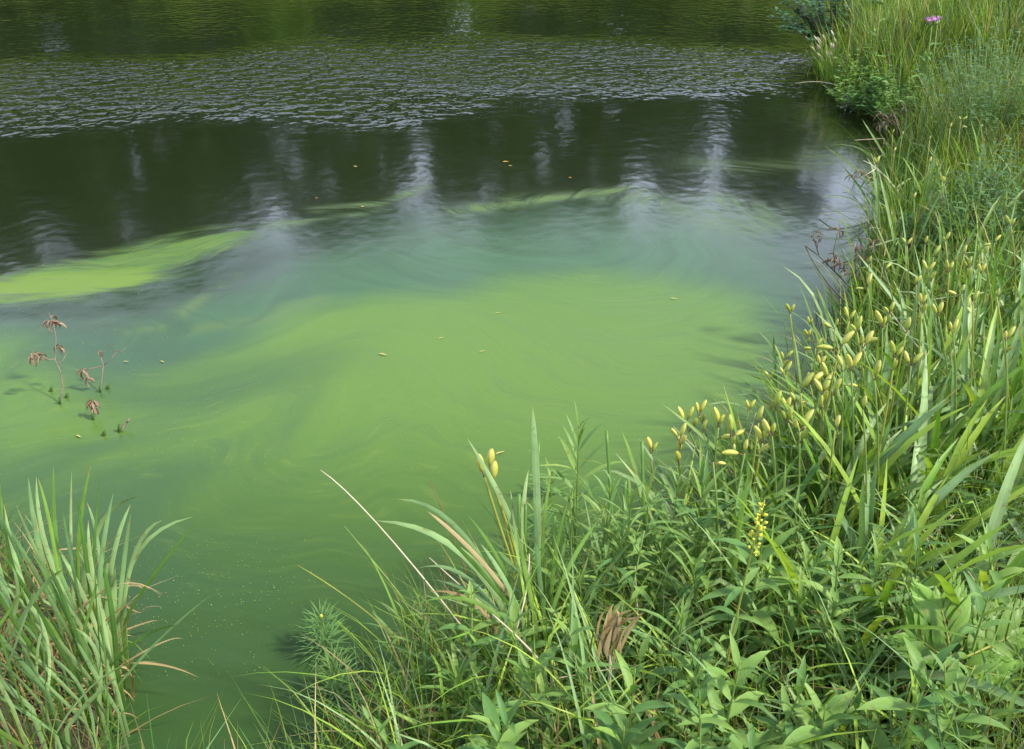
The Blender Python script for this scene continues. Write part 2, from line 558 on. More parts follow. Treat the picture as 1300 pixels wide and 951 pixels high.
# ------------------------------------------------------------------ ground
def ground_mat():
    m, nt = newmat('bank_soil')
    out = N(nt, 'ShaderNodeOutputMaterial'); bs = N(nt, 'ShaderNodeBsdfPrincipled')
    bs.inputs['Roughness'].default_value = 0.9
    tc = N(nt, 'ShaderNodeTexCoord')
    n1 = N(nt, 'ShaderNodeTexNoise', i_Scale=9.0, i_Detail=8.0)
    n2 = N(nt, 'ShaderNodeTexNoise', i_Scale=70.0, i_Detail=4.0)
    n3 = N(nt, 'ShaderNodeTexNoise', i_Scale=0.6, i_Detail=3.0)
    for n in (n1, n2, n3):
        nt.links.new(tc.outputs['Object'], n.inputs['Vector'])
    c = mix_rgb(nt, maprange(nt, n1.outputs[0], 0.35, 0.65), (0.022, 0.016, 0.010), (0.048, 0.036, 0.019))
    c = mix_rgb(nt, maprange(nt, n2.outputs[0], 0.5, 0.7), c, (0.03, 0.05, 0.012))
    sp = N(nt, 'ShaderNodeSeparateXYZ'); nt.links.new(tc.outputs['Object'], sp.inputs[0])
    far = mix_rgb(nt, maprange(nt, n3.outputs[0], 0.35, 0.65), (0.09, 0.15, 0.025), (0.17, 0.23, 0.04))
    c = mix_rgb(nt, maprange(nt, sp.outputs[1], 15.0, 22.0), c, far)
    nt.links.new(c, bs.inputs['Base Color'])
    b = N(nt, 'ShaderNodeBump', i_Strength=0.8, i_Distance=0.03)
    nt.links.new(n1.outputs[0], b.inputs['Height']); nt.links.new(b.outputs[0], bs.inputs['Normal'])
    nt.links.new(bs.outputs[0], out.inputs[0])
    return m


def lines(lo, hi, fine, big, g=1.22):
    a = list(np.arange(lo, hi + fine, fine)); s = fine
    left = []; x = a[0]
    while x > -big:
        s *= g; x -= s; left.append(x)
    s = fine; x = a[-1]
    while x < big:
        s *= g; x += s; a.append(x)
    return np.array(left[::-1] + a)


def grid_mesh(name, xs, ys, Z, mats):
    X, Y = np.meshgrid(xs, ys)
    co = np.stack([X, Y, Z], -1).reshape(-1, 3)
    nx, ny = len(xs), len(ys)
    i = np.arange(nx * ny).reshape(ny, nx)
    f = np.stack([i[:-1, :-1], i[:-1, 1:], i[1:, 1:], i[1:, :-1]], -1).reshape(-1, 4)
    me = bpy.data.meshes.new(name)
    me.vertices.add(len(co)); me.vertices.foreach_set('co', co.astype(np.float32).ravel())
    me.loops.add(f.size); me.loops.foreach_set('vertex_index', f.astype(np.int32).ravel())
    me.polygons.add(len(f)); me.polygons.foreach_set('loop_start', np.arange(0, f.size, 4, dtype=np.int32))
    me.polygons.foreach_set('use_smooth', np.ones(len(f), bool))
    me.update(calc_edges=True)
    for m in mats:
        me.materials.append(m)
    return me


gx = lines(-3.2, 7.0, 0.06, 250); gy = lines(0.2, 12.5, 0.06, 250)
GX, GY = np.meshgrid(gx, gy)
GZ = terrain(GX, GY)
ground = obj('ground', grid_mesh('ground', gx, gy, GZ, [ground_mat()]))
tag(ground, 'dark soil bank and bed around the pond', None, kind='structure')

# ------------------------------------------------------------------ water
wx = np.concatenate([np.arange(-26, -4, 0.25), np.arange(-4, 4.2, 0.03), np.arange(4.2, 10.5, 0.15)])
wy = np.concatenate([np.arange(0.4, 1.6, 0.1), np.arange(1.6, 8.0, 0.03), np.arange(8.0, 14, 0.06), np.arange(14, 29, 0.25)])
WX, WY = np.meshgrid(wx, wy)


def vortex(x, y, c, rad, ang):
    dx, dy = x - c[0], y - c[1]
    a = ang * np.exp(-(dx * dx + dy * dy) / (rad * rad))
    ca, sa = np.cos(a), np.sin(a)
    return c[0] + ca * dx - sa * dy, c[1] + sa * dx + ca * dy


FX, FY = WX.copy(), WY.copy()
for cpx, rad, ang in (((338, 302), 0.30, 1.6), ((200, 430), 0.5, 1.3), ((480, 300), 0.7, 1.0), ((990, 250), 0.9, 1.5),
                      ((860, 290), 0.7, -1.3), ((650, 440), 1.0, 0.8), ((380, 470), 0.6, -1.2), ((560, 340), 0.6, 1.1), ((300, 600), 0.5, 1.0),
                      ((100, 520), 0.5, -1.0), ((750, 270), 0.8, -0.8)):
    FX, FY = vortex(FX, FY, wp(*cpx), rad, ang)
FX = FX + 0.16 * fbm(WX * 1.3, WY * 1.3, 31, 4) + 0.05 * fbm(WX * 5, WY * 5, 33, 3)
FY = FY + 0.16 * fbm(WX * 1.3, WY * 1.3, 41, 4) + 0.05 * fbm(WX * 5, WY * 5, 43, 3)
# gently warped position for the edges of the patches
EX = WX + 0.10 * fbm(WX * 1.6, WY * 1.6, 51, 4); EY = WY + 0.14 * fbm(WX * 1.6, WY * 1.6, 61, 4)
W = lambda L: [wp(*p) for p in L]
main_poly = W([(1100, 520), (1030, 425), (950, 365), (850, 342), (740, 334), (640, 344), (560, 366), (450, 376), (350, 396), (270, 445), (160, 462),
               (40, 430), (-100, 430), (-500, 470)]) + [(-5, 2.0), (-3, 0.5), (1, 0.5), (2, 1.5)]
left_poly = W([(-250, 372), (0, 347), (90, 322), (180, 306), (260, 294), (345, 286), (410, 279), (345, 296), (300, 325), (190, 358), (100, 383), (0, 392), (-150, 398), (-300, 400)])
film_poly = W([(-400, 435), (0, 408), (190, 382), (300, 360), (380, 335), (450, 315), (540, 298), (700, 288), (850, 286), (960, 290), (1040, 305),
               (1140, 310), (1150, 420), (1100, 500)]) + [(2.5, 1.5), (1, 0.4), (-3, 0.4), (-6, 2.0)]
A = smooth(-0.12, 0.32, sd_poly(EX, EY, main_poly))
Lp = smooth(-0.16, 0.22, sd_poly(EX, EY, left_poly))
lens_poly = W([(-300, 372), (0, 354), (60, 344), (120, 338), (175, 338), (206, 349), (170, 361), (80, 374), (0, 385), (-200, 392)])
Bp = smooth(-0.05, 0.10, sd_poly(EX + 0.03 * fbm(WX * 6, WY * 6, 57, 3), EY + 0.03 * fbm(WX * 6, WY * 6, 58, 3), lens_poly))
F = smooth(-0.85, 0.55, sd_poly(EX, EY, film_poly))
F = F * (1 - 0.65 * smooth(0.9, 1.9, WX) * smooth(4.3, 5.4, WY))
SK = F.copy()
F = F * (1 - 0.6 * np.exp(-(sd_line(EX, EY, W([(-200, 412), (0, 403), (120, 396), (200, 378), (300, 350), (360, 322), (430, 300)])) / 0.22) ** 2))
S = np.zeros_like(WX)
for pts_, w_, k_ in (([(575, 268), (650, 256), (720, 250), (800, 242)], 0.10, 0.75), ([(770, 248), (840, 258), (900, 272), (930, 292)], 0.16, 0.5),
                     ([(390, 270), (480, 257), (530, 240)], 0.06, 0.55), ([(900, 207), (960, 212), (1040, 203), (1060, 196)], 0.22, 0.28), ([(905, 250), (950, 262), (960, 285)], 0.15, 0.5),
                     ([(345, 296), (400, 284), (470, 268)], 0.05, 0.4), ([(290, 350), (220, 415), (140, 408)], 0.05, 0.55), ([(230, 425), (330, 412), (400, 385)], 0.06, 0.45)):
    S = np.maximum(S, k_ * np.exp(-(sd_line(EX, EY, W(pts_)) / w_) ** 2))
core = np.exp(-(((EX - wp(560, 465)[0]) / 2.5) ** 2 + ((EY - wp(560, 465)[1]) / 1.3) ** 2))
thin = smooth(3.7, 2.1, WY)           # the bloom thins out close under the near bank
mott = smooth(0.0, 0.5, 0.55 * fbm(FX * 1.6, FY * 1.6, 71, 4) + 0.25) * smooth(-0.2, -1.3, WX) * smooth(4.7, 4.0, WY)
rip_poly = W([(-400, 182), (0, 164), (200, 153), (400, 150), (500, 142), (650, 124), (900, 112), (1010, 108), (1120, 108), (1120, 75), (1040, 72), (900, 58),
              (650, 47), (400, 58), (200, 74), (0, 84), (-400, 95)])
rip = smooth(-0.6, 1.0, sd_poly(WX + 0.5 * fbm(WX * 0.8, WY * 0.8, 81, 3), WY + 0.5 * fbm(WX * 0.8, WY * 0.8, 91, 3), rip_poly))
wme = grid_mesh('water', wx, wy, np.zeros_like(WX), [])
for nm, arr in (('algae', A), ('patch', Lp), ('lens', Bp), ('film', F), ('skin', np.maximum(SK, np.exp(-(sd_line(EX, EY, W([(-300, 410), (0, 400), (120, 392), (200, 374), (300, 345), (340, 330)])) / 0.3) ** 2))), ('streak', S), ('core', core), ('thin', thin), ('mottle', mott), ('ripple', rip), ('flow_x', FX), ('flow_y', FY)):
    a_ = wme.attributes.new(nm, 'FLOAT', 'POINT')
    a_.data.foreach_set('value', arr.astype(np.float32).ravel())


def water_mat():
    m, nt = newmat('pond_water')
    out = N(nt, 'ShaderNodeOutputMaterial'); bs = N(nt, 'ShaderNodeBsdfPrincipled')
    at_ = lambda n: N(nt, 'ShaderNodeAttribute', attribute_name=n).outputs['Fac']
    A_, L_, F_, S_, C_, T_, Mo, Rp = (at_(n) for n in ('algae', 'patch', 'film', 'streak', 'core', 'thin', 'mottle', 'ripple'))
    cmb = N(nt, 'ShaderNodeCombineXYZ')
    nt.links.new(at_('flow_x'), cmb.inputs[0]); nt.links.new(at_('flow_y'), cmb.inputs[1])

    def flow_noise(sx, sy, scale, detail, rough=0.6):
        mp = N(nt, 'ShaderNodeMapping'); mp.inputs['Scale'].default_value = (sx, sy, 1)
        nt.links.new(cmb.outputs[0], mp.inputs[0])
        n = N(nt, 'ShaderNodeTexNoise', i_Scale=scale, i_Detail=detail, i_Roughness=rough)
        nt.links.new(mp.outputs[0], n.inputs['Vector'])
        return n.outputs[0]
    s1 = flow_noise(0.45, 3.2, 2.2, 6)        # long streaks along the drift
    s2 = flow_noise(0.8, 5.0, 5.0, 4, 0.7)
    s3 = flow_noise(1.0, 1.0, 3.0, 5)
    tc = N(nt, 'ShaderNodeTexCoord')
    fine = N(nt, 'ShaderNodeTexNoise', i_Scale=60.0, i_Detail=3.0)
    nt.links.new(tc.outputs['Object'], fine.inputs['Vector'])
    murk = mix_rgb(nt, s3, (0.008, 0.015, 0.0045), (0.013, 0.021, 0.006))
    fl = math_n(nt, 'MULTIPLY', F_, maprange(nt, s1, 0.25, 0.72, 0.70, 1.05), True)
    c = mix_rgb(nt, fl, murk, (0.036, 0.096, 0.036))
    al = math_n(nt, 'MULTIPLY', A_, maprange(nt, s1, 0.28, 0.6, 0.84, 1.04), True)
    alc = mix_rgb(nt, maprange(nt, s2, 0.35, 0.65), (0.052, 0.125, 0.026), (0.074, 0.152, 0.030))
    alc = mix_rgb(nt, C_, alc, (0.092, 0.172, 0.030))
    alc = mix_rgb(nt, math_n(nt, 'MULTIPLY', T_, 0.78), alc, (0.020, 0.048, 0.011))
    alc = mix_rgb(nt, maprange(nt, s2, 0.44, 0.32, 0.0, 0.14), alc, (0.034, 0.090, 0.026))
    c = mix_rgb(nt, al, c, alc)
    c = mix_rgb(nt, math_n(nt, 'MULTIPLY', Mo, 0.65), c, (0.030, 0.072, 0.034))
    # yellow scum lines over the bloom
    ln = math_n(nt, 'MULTIPLY', maprange(nt, s2, 0.56, 0.70), math_n(nt, 'MULTIPLY', A_, math_n(nt, 'SUBTRACT', 0.5, math_n(nt, 'MULTIPLY', T_, 0.5))))
    c = mix_rgb(nt, ln, c, (0.12, 0.18, 0.035))
    B_ = at_('lens')
    rag = math_n(nt, 'ADD', L_, math_n(nt, 'MULTIPLY', math_n(nt, 'SUBTRACT', s1, 0.5), 3.2))
    pt_ = math_n(nt, 'MULTIPLY', maprange(nt, rag, 0.2, 1.0), math_n(nt, 'MULTIPLY', L_, math_n(nt, 'ADD', math_n(nt, 'MULTIPLY', B_, 0.7), 0.85), True), True)
    pcol = mix_rgb(nt, maprange(nt, s2, 0.3, 0.65), (0.052, 0.115, 0.026), (0.105, 0.185, 0.032))
    pcol = mix_rgb(nt, math_n(nt, 'MULTIPLY', B_, maprange(nt, s1, 0.25, 0.45, 0.5, 1.0), True), pcol, (0.118, 0.195, 0.036))
    c = mix_rgb(nt, pt_, c, pcol)
    st = math_n(nt, 'MULTIPLY', S_, maprange(nt, s1, 0.36, 0.60, 0.1, 1.3), True)
    c = mix_rgb(nt, st, c, (0.085, 0.14, 0.045))
    fv = N(nt, 'ShaderNodeHueSaturation'); nt.links.new(c, fv.inputs['Color'])
    nt.links.new(maprange(nt, fine.outputs[0], 0.3, 0.7, 0.975, 1.025), fv.inputs['Value'])
    nt.links.new(fv.outputs[0], bs.inputs['Base Color'])
    bs.inputs['IOR'].default_value = 1.333
    scum = math_n(nt, 'MAXIMUM', math_n(nt, 'MAXIMUM', math_n(nt, 'MULTIPLY', al, 0.8), pt_), st)
    nt.links.new(math_n(nt, 'ADD', maprange(nt, scum, 0.0, 1.0, 0.10, 0.22, False), math_n(nt, 'MULTIPLY', F_, 0.09)), bs.inputs['Roughness'])
    nt.links.new(maprange(nt, math_n(nt, 'MAXIMUM', scum, math_n(nt, 'MULTIPLY', at_('skin'), 0.76)), 0.0, 1.0, 0.72, 0.10, False), bs.inputs['Specular IOR Level'])
    # ripples: a wind-ruffled band, faint elsewhere
    mp = N(nt, 'ShaderNodeMapping'); mp.inputs['Scale'].default_value = (1.25, 1.0, 1.0)
    mp.inputs['Rotation'].default_value = (0, 0, R(-10))
    nt.links.new(tc.outputs['Object'], mp.inputs[0])
    r1 = N(nt, 'ShaderNodeTexNoise', i_Scale=6.0, i_Detail=1.8, i_Roughness=0.5)
    r2 = N(nt, 'ShaderNodeTexNoise', i_Scale=3.0, i_Detail=2.0)
    nt.links.new(mp.outputs[0], r1.inputs['Vector']); nt.links.new(mp.outputs[0], r2.inputs['Vector'])
    pos = N(nt, 'ShaderNodeSeparateXYZ'); nt.links.new(tc.outputs['Object'], pos.inputs[0])
    farr = maprange(nt, pos.outputs[1], 7.0, 12.0, 0.0, 0.10)
    amp = math_n(nt, 'ADD', math_n(nt, 'ADD', math_n(nt, 'MULTIPLY', Rp, 1.0), farr), 0.022)
    h = math_n(nt, 'ADD', math_n(nt, 'MULTIPLY', r1.outputs[0], 0.072), math_n(nt, 'MULTIPLY', r2.outputs[0], 0.010))
    gust = N(nt, 'ShaderNodeTexNoise', i_Scale=0.55, i_Detail=3.0); nt.links.new(mp.outputs[0], gust.inputs['Vector'])
    h = math_n(nt, 'MULTIPLY', h, math_n(nt, 'MULTIPLY', amp, maprange(nt, gust.outputs[0], 0.3, 0.7, 0.6, 1.5)))
    b = N(nt, 'ShaderNodeBump', i_Strength=1.0, i_Distance=1.0)
    nt.links.new(h, b.inputs['Height']); nt.links.new(b.outputs[0], bs.inputs['Normal'])
    nt.links.new(bs.outputs[0], out.inputs[0])
    return m


wme.materials.append(water_mat())
water = obj('water', wme)
tag(water, 'murky pond water with swirling green algal bloom', None, kind='structure')

# ------------------------------------------------------------------ far bank trees (seen as reflections in the water)
def leaf_cloud(n, rx, rz, seed, size):
    r = np.random.default_rng(seed)
    nb = 26
    cen = r.normal(0, 1, (nb, 3)); cen /= np.linalg.norm(cen, axis=1)[:, None]
    cen *= (r.random((nb, 1)) ** 0.4) * np.array([rx, rx, rz]) * 0.86
    k = r.integers(0, nb, n)
    rad = r.uniform(0.22, 0.42, nb)[k] * rx
    p = r.normal(0, 1, (n, 3)); p /= np.linalg.norm(p, axis=1)[:, None]
    p = cen[k] + p * (r.random((n, 1)) ** 0.5) * rad[:, None]
    a = r.normal(0, 1, (n, 3)); a /= np.linalg.norm(a, axis=1)[:, None]
    b = np.cross(a, r.normal(0, 1, (n, 3))); b /= np.linalg.norm(b, axis=1)[:, None]
    s = r.uniform(0.6, 1.3, (n, 1)) * size
    v = np.stack([p - a * s, p - b * s * 0.6, p + a * s, p + b * s * 0.6], 1).reshape(-1, 3)
    f = np.arange(n * 4).reshape(n, 4)
    mb = MB(); mb.v = v.tolist(); mb.f = [tuple(q) for q in f.tolist()]; mb.m = [0] * n; mb.uv = [(0.25, 0.5)] * (4 * n)
    return mb


crown_pool = [leaf_cloud(3200, 1.0, 1.6, 100 + i, 0.085).mesh('crown', ['treeleaf'], False) for i in range(4)]
trunk_pool = []
for i in range(3):
    mb = MB()
    mb.tube([(0, 0, -0.2), (0.02, 0.02, 0.8), (0.05 * i, 0.04, 1.8), (0.02, 0.0, 3.2)], [0.10, 0.075, 0.055, 0.02], 7)
    for j in range(7):
        a = j * 2.4 + i; z0 = 0.9 + j * 0.28
        mb.tube([(0.02, 0.02, z0), (0.4 * math.cos(a), 0.4 * math.sin(a), z0 + 0.35), (0.75 * math.cos(a), 0.75 * math.sin(a), z0 + 0.8)], [0.035, 0.022, 0.008], 5)
    trunk_pool.append(mb.mesh('trunk', ['bark']))

tree_px = [(-330, 385, 32), (-240, 395, 31), (-150, 390, 33), (-60, 400, 31), (0, 385, 33), (55, 400, 31), (110, 380, 32), (165, 390, 31), (215, 365, 33), (262, 370, 31), (305, 320, 32), (402, 325, 32), (450, 345, 31), (498, 322, 33),
           (585, 320, 32), (640, 335, 31), (700, 325, 33), (765, 315, 32), (830, 292, 31), (935, 275, 32), (985, 302, 31), (1014, 240, 33),
           (1160, 190, 32), (1230, 230, 31), (1310, 250, 33), (350, 190, 31), (545, 240, 31), (885, 205, 31), (1070, 140, 32), (1110, 150, 31)]
tree_px += [(-380 + 62 * k + (k * 37) % 23, 150 + (k * 53) % 40, 36.5 + (k % 3)) for k in range(28)]
for i, (px, py, D) in enumerate(tree_px):
    d = ray(px, py); t0 = -CAM_H / d[2]
    p0 = CAM + d * t0
    t1 = (D - p0[1]) / d[1]
    x = p0[0] + d[0] * t1; top = -d[2] * t1
    gz = float(terrain(np.array([x]), np.array([D]))[0])
    hgt = max(2.2, top - gz)
    t = thing('tree', (x, D, gz), 'dark green broadleaf tree standing on the far bank', 'tree', 'trees along the far bank', random.uniform(0, 6))
    sz = hgt / 4.2
    wd = min(sz, (1.45 if D < 35 else 2.2) * random.uniform(0.85, 1.15))
    o = obj('trunk', trunk_pool[i % 3], t); o.scale = (wd, wd, sz)
    o = obj('crown', crown_pool[i % 4], t); o.scale = (wd * 1.15, wd * 1.15, sz * 1.12); o.location = (0, 0, 2.42 * sz)

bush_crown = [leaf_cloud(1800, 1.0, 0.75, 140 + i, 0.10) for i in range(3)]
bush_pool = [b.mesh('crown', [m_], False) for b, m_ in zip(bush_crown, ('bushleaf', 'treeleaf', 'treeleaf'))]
bstem = MB()
for j in range(6):
    a = j * 1.05
    bstem.tube([(0.04 * math.cos(a), 0.04 * math.sin(a), -0.2), (0.3 * math.cos(a), 0.3 * math.sin(a), 0.5), (0.55 * math.cos(a), 0.55 * math.sin(a), 1.0)], [0.03, 0.02, 0.008], 5)
bstem_me = bstem.mesh('stems', ['bark'])
for i in range(34):
    D = 28.6 + 2.2 * random.random()
    x = -17 + 30.0 * i / 33 + random.uniform(-0.4, 0.4)
    gz = float(terrain(np.array([x]), np.array([D]))[0])
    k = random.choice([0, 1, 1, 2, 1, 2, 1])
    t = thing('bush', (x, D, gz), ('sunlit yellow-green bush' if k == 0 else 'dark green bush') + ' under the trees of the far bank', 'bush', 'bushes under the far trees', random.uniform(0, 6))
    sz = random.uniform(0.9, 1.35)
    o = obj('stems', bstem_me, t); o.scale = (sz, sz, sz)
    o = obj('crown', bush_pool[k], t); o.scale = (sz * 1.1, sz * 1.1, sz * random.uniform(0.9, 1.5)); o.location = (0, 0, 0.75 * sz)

# ------------------------------------------------------------------ grass: uncountable blades, one object per stand
def grass_mesh(name, P, length, width, yaw, lean, bend, col, nseg=4, mats=('grass',)):
    n = len(P)
    v = np.linspace(0, 1, nseg + 1)
    ang = lean[:, None] + bend[:, None] * v[None, :] ** 1.4
    seg = length[:, None] / nseg
    dx = np.sin(ang) * seg; dz = np.cos(ang) * seg
    r = np.concatenate([np.zeros((n, 1)), np.cumsum(dx[:, :-1], 1)], 1)
    z = np.concatenate([np.zeros((n, 1)), np.cumsum(dz[:, :-1], 1)], 1)
    cy, sy = np.cos(yaw)[:, None], np.sin(yaw)[:, None]
    cx_ = P[:, 0:1] + r * cy; cy_ = P[:, 1:2] + r * sy; cz_ = P[:, 2:3] + z
    tw = rng.uniform(-0.9, 0.9, n)[:, None] * (0.4 + 0.6 * v[None, :])
    w = 0.5 * width[:, None] * np.clip(1 - v[None, :] ** 2, 0.03, 1)
    ox = -np.sin(yaw[:, None] + tw) * w; oy = np.cos(yaw[:, None] + tw) * w
    a = np.stack([cx_ - ox, cy_ - oy, cz_], -1); b = np.stack([cx_ + ox, cy_ + oy, cz_], -1)
    co = np.stack([a, b], 2).reshape(n, -1, 3)
    k = (nseg + 1) * 2
    base = (np.arange(n) * k)[:, None]
    q = np.array([[2 * i, 2 * i + 1, 2 * i + 3, 2 * i + 2] for i in range(nseg)])
    f = (base[:, :, None] + q[None]).reshape(-1, 4)
    me = bpy.data.meshes.new(name)
    me.vertices.add(n * k); me.vertices.foreach_set('co', co.astype(np.float32).ravel())
    me.loops.add(f.size); me.loops.foreach_set('vertex_index', f.astype(np.int32).ravel())
    me.polygons.add(len(f)); me.polygons.foreach_set('loop_start', np.arange(0, f.size, 4, dtype=np.int32))
    me.polygons.foreach_set('use_smooth', np.ones(len(f), bool))
    me.update(calc_edges=True)
    at_ = me.color_attributes.new('tint', 'FLOAT_COLOR', 'POINT')
    c4 = np.concatenate([np.repeat(col, k, axis=0), np.ones((n * k, 1))], 1)
    at_.data.foreach_set('color', c4.astype(np.float32).ravel())
    uvl = me.uv_layers.new(name='UVMap')
    uv_v = np.stack([np.tile([0.2, 0.3], (nseg + 1)), np.repeat(v, 2)], -1)
    uv_all = np.tile(uv_v, (n, 1))
    uvl.data.foreach_set('uv', uv_all[f.ravel()].astype(np.float32).ravel())
    for m in mats:
        me.materials.append(M[m])
    return me


def scatter(n, x0, x1, y0, y1, cond):
    out = np.zeros((0, 2))
    while len(out) < n:
        x = rng.uniform(x0, x1, n * 2); y = rng.uniform(y0, y1, n * 2)
        k = cond(x, y)
        out = np.concatenate([out, np.stack([x[k], y[k]], 1)])
    out = out[:n]
    z = terrain(out[:, 0], out[:, 1])
    return np.concatenate([out, z[:, None]], 1)


def in_view(x, y, z, m=0.25):
    """roughly inside the view and its surroundings"""
    dy = y * FWD[1] + (z - CAM_H) * FWD[2]
    u = x / np.maximum(dy, 0.2)
    return (u > -0.5 - m) & (u < 0.5 + m)


PAL = np.array([(0.090, 0.20, 0.022), (0.15, 0.27, 0.030), (0.21, 0.33, 0.036), (0.055, 0.15, 0.035), (0.15, 0.27, 0.12), (0.23, 0.34, 0.06)])
TAN = np.array([(0.36, 0.27, 0.13), (0.45, 0.37, 0.20), (0.26, 0.17, 0.07)])


def tints(n, dry=0.07, P=None, bias=None):
    w = np.array(bias if bias is not None else [1, 1, 1, 1, 1, 0.6], float); w /= w.sum()
    c = PAL[rng.choice(len(PAL), n, p=w)] * rng.uniform(0.6, 1.1, (n, 1))
    if P is not None:
        m = 1 + 0.28 * fbm(P[:, 0] * 1.1, P[:, 1] * 1.1, 7, 2)
        c = c * m[:, None]
        warm = np.clip(0.5 + fbm(P[:, 0] * 0.7, P[:, 1] * 0.7, 9, 2), 0, 1)[:, None]
        c = c * (1 + warm * np.array([[0.10, 0.02, -0.15]]))
    k = rng.random(n) < dry
    c[k] = TAN[rng.choice(3, k.sum())] * rng.uniform(0.7, 1.15, (k.sum(), 1))
    return c


def meadow(name, n, box, cond, L, w, lean, bend, dry, label, nseg=4, yaw_c=None, yaw_s=3.2, bias=None, tuft=0, y_near=False):
    P = scatter(n, *box, cond)
    yaw_out = None
    if tuft:
        kc = rng.integers(0, max(1, n // tuft), n)
        cen = P[kc]
        off = rng.normal(0, 0.045 if y_near else 0.075, (n, 2))
        P = np.concatenate([cen[:, :2] + off, np.zeros((n, 1))], 1)
        P[:, 2] = terrain(P[:, 0], P[:, 1])
        P[:, 2] = np.maximum(P[:, 2], -0.05)
        yaw_out = np.arctan2(off[:, 1], off[:, 0]) + rng.normal(0, 0.6, n)
        tuft_s = rng.uniform(0.55, 1.25, n // tuft + 1)[kc]
        tuft_c = rng.uniform(0.55, 1.35, n // tuft + 1)[kc]
    P[:, 2] -= 0.015
    clump = 0.75 + 0.45 * (fbm(P[:, 0] * 2.3, P[:, 1] * 2.3, 13, 2) * 0.5 + 0.5)
    length = rng.uniform(L[0], L[1], n) * clump
    yaw = (rng.uniform(-math.pi, math.pi, n) if yaw_c is None else rng.normal(yaw_c, yaw_s, n))
    cols = tints(n, dry, P, bias)
    if tuft:
        mixk = rng.random(n) < 0.7
        yaw = np.where(mixk, yaw_out, yaw)
        length = length * tuft_s
        cols = cols * tuft_c[:, None]
    me = grass_mesh(name, P, length, rng.uniform(*w, n), yaw, np.abs(rng.normal(lean[0], lean[1], n)), np.abs(rng.normal(bend[0], bend[1], n)), cols, nseg)
    o = obj(name, me)
    tag(o, label, 'grass', kind='stuff')
    return o


near_c = lambda x, y: (land_d(x, y) > 0.05) & (x * x + y * y > 1.25 ** 2) & in_view(x, y, 0.4) & (x > -0.9)
meadow('undergrowth_grass', 34000, (-0.9, 2.6, 1.0, 4.2), near_c, (0.14, 0.42), (0.002, 0.0062), (0.45, 0.35), (1.0, 0.7), 0.13, 'low tangled green grass with dry blades covering the near bank', tuft=45, y_near=True)
mid_c = lambda x, y: (land_d(x, y) > -0.03) & in_view(x, y, 0.4)
meadow('bank_grass', 30000, (0.8, 5.6, 3.8, 8.6), mid_c, (0.22, 0.55), (0.003, 0.008), (0.35, 0.25), (0.7, 0.5), 0.10, 'green waterside grass leaning over the bank behind the irises', tuft=70, bias=[1.2, 1.0, 0.6, 1.5, 0.5, 0.4], yaw_c=0.2, yaw_s=1.2)
prom_c = lambda x, y: (land_d(x, y) > -0.03) & in_view(x, y, 0.4, 0.12)
meadow('tall_grass', 38000, (2.4, 9.5, 8.6, 14.5), prom_c, (0.30, 0.72), (0.005, 0.011), (0.25, 0.2), (0.6, 0.45), 0.08, 'tall sunlit grass covering the headland', yaw_c=0.4, yaw_s=1.3, bias=[0.8, 1.2, 1.2, 0.8, 0.6, 1.0], tuft=80)
far_c = lambda x, y: (land_d(x, y) > 0.05) & in_view(x, y, 0.8, 0.25)
meadow('far_meadow', 14000, (3, 16, 14.3, 24), far_c, (0.4, 0.8), (0.012, 0.025), (0.25, 0.2), (0.5, 0.4), 0.1, 'rough meadow grass beyond the headland', nseg=3)
opp_c = lambda x, y: (land_d(x, y) > 0.0) & (land_d(x, y) < 4.5)
meadow('opposite_bank_grass', 26000, (-20, 14, 25, 33), opp_c, (0.3, 0.75), (0.03, 0.06), (0.2, 0.2), (0.4, 0.3), 0.08, 'sunlit grass on the opposite bank', nseg=3, bias=[0.5, 1, 1.5, 0.3, 0.3, 1.5])
lft_c = lambda x, y: (land_d(x, y) > -0.02) & (x < -0.95) & (y > 1.3)
meadow('tussock_grass', 9000, (-4.5, -0.95, 1.0, 2.9), lft_c, (0.10, 0.34), (0.002, 0.0055), (0.5, 0.4), (1.0, 0.6), 0.35, 'short tangled green and dry grass around the large iris clump')


# ------------------------------------------------------------------ irises
def iris_plant(base, nleaf, hgt, label, group, pale=0, fan=None, spread=0.35, leafs=(0.75, 1.1), rz=None, dry=1, name='iris_plant', lean=(0, 0)):
    t = thing(name, base, label, 'iris', group)
    yaw0 = random.uniform(0, math.pi) if fan is None else fan
    for i in range(nleaf):
        side = 1 if i % 2 else -1
        yaw = yaw0 + (0 if side > 0 else math.pi) + random.gauss(0, 0.45)
        tilt = abs(random.gauss(0.0, spread)) * 0.8
        s = hgt / 0.72 * random.uniform(*leafs)
        p = (side * 0.012 * (i // 2) * math.cos(yaw0), side * 0.012 * (i // 2) * math.sin(yaw0), -0.02)
        m = rotm(yaw, tilt, s, p)
        if lean != (0, 0):
            m = Matrix.Rotation(lean[1], 4, Vector((-math.sin(lean[0]), math.cos(lean[0]), 0))) @ m
        obj('leaf', random.choice(iris_pool[pale if random.random() < 0.85 else 1 - pale]), t, m)
    for i in range(dry):
        if random.random() < 0.5:
            obj('dry_leaf', random.choice(dry_pool), t, rotm(random.uniform(0, 6.28), random.uniform(0.2, 0.8), random.uniform(0.5, 0.9), (0, 0, -0.01)))
    return t


def base_for(px, py, hs):
    for h in hs:
        g = at(px, py, h)
        if land_d(np.array([g[0]]), np.array([g[1]]))[0] > -0.06:
            return g, h
    return g, h


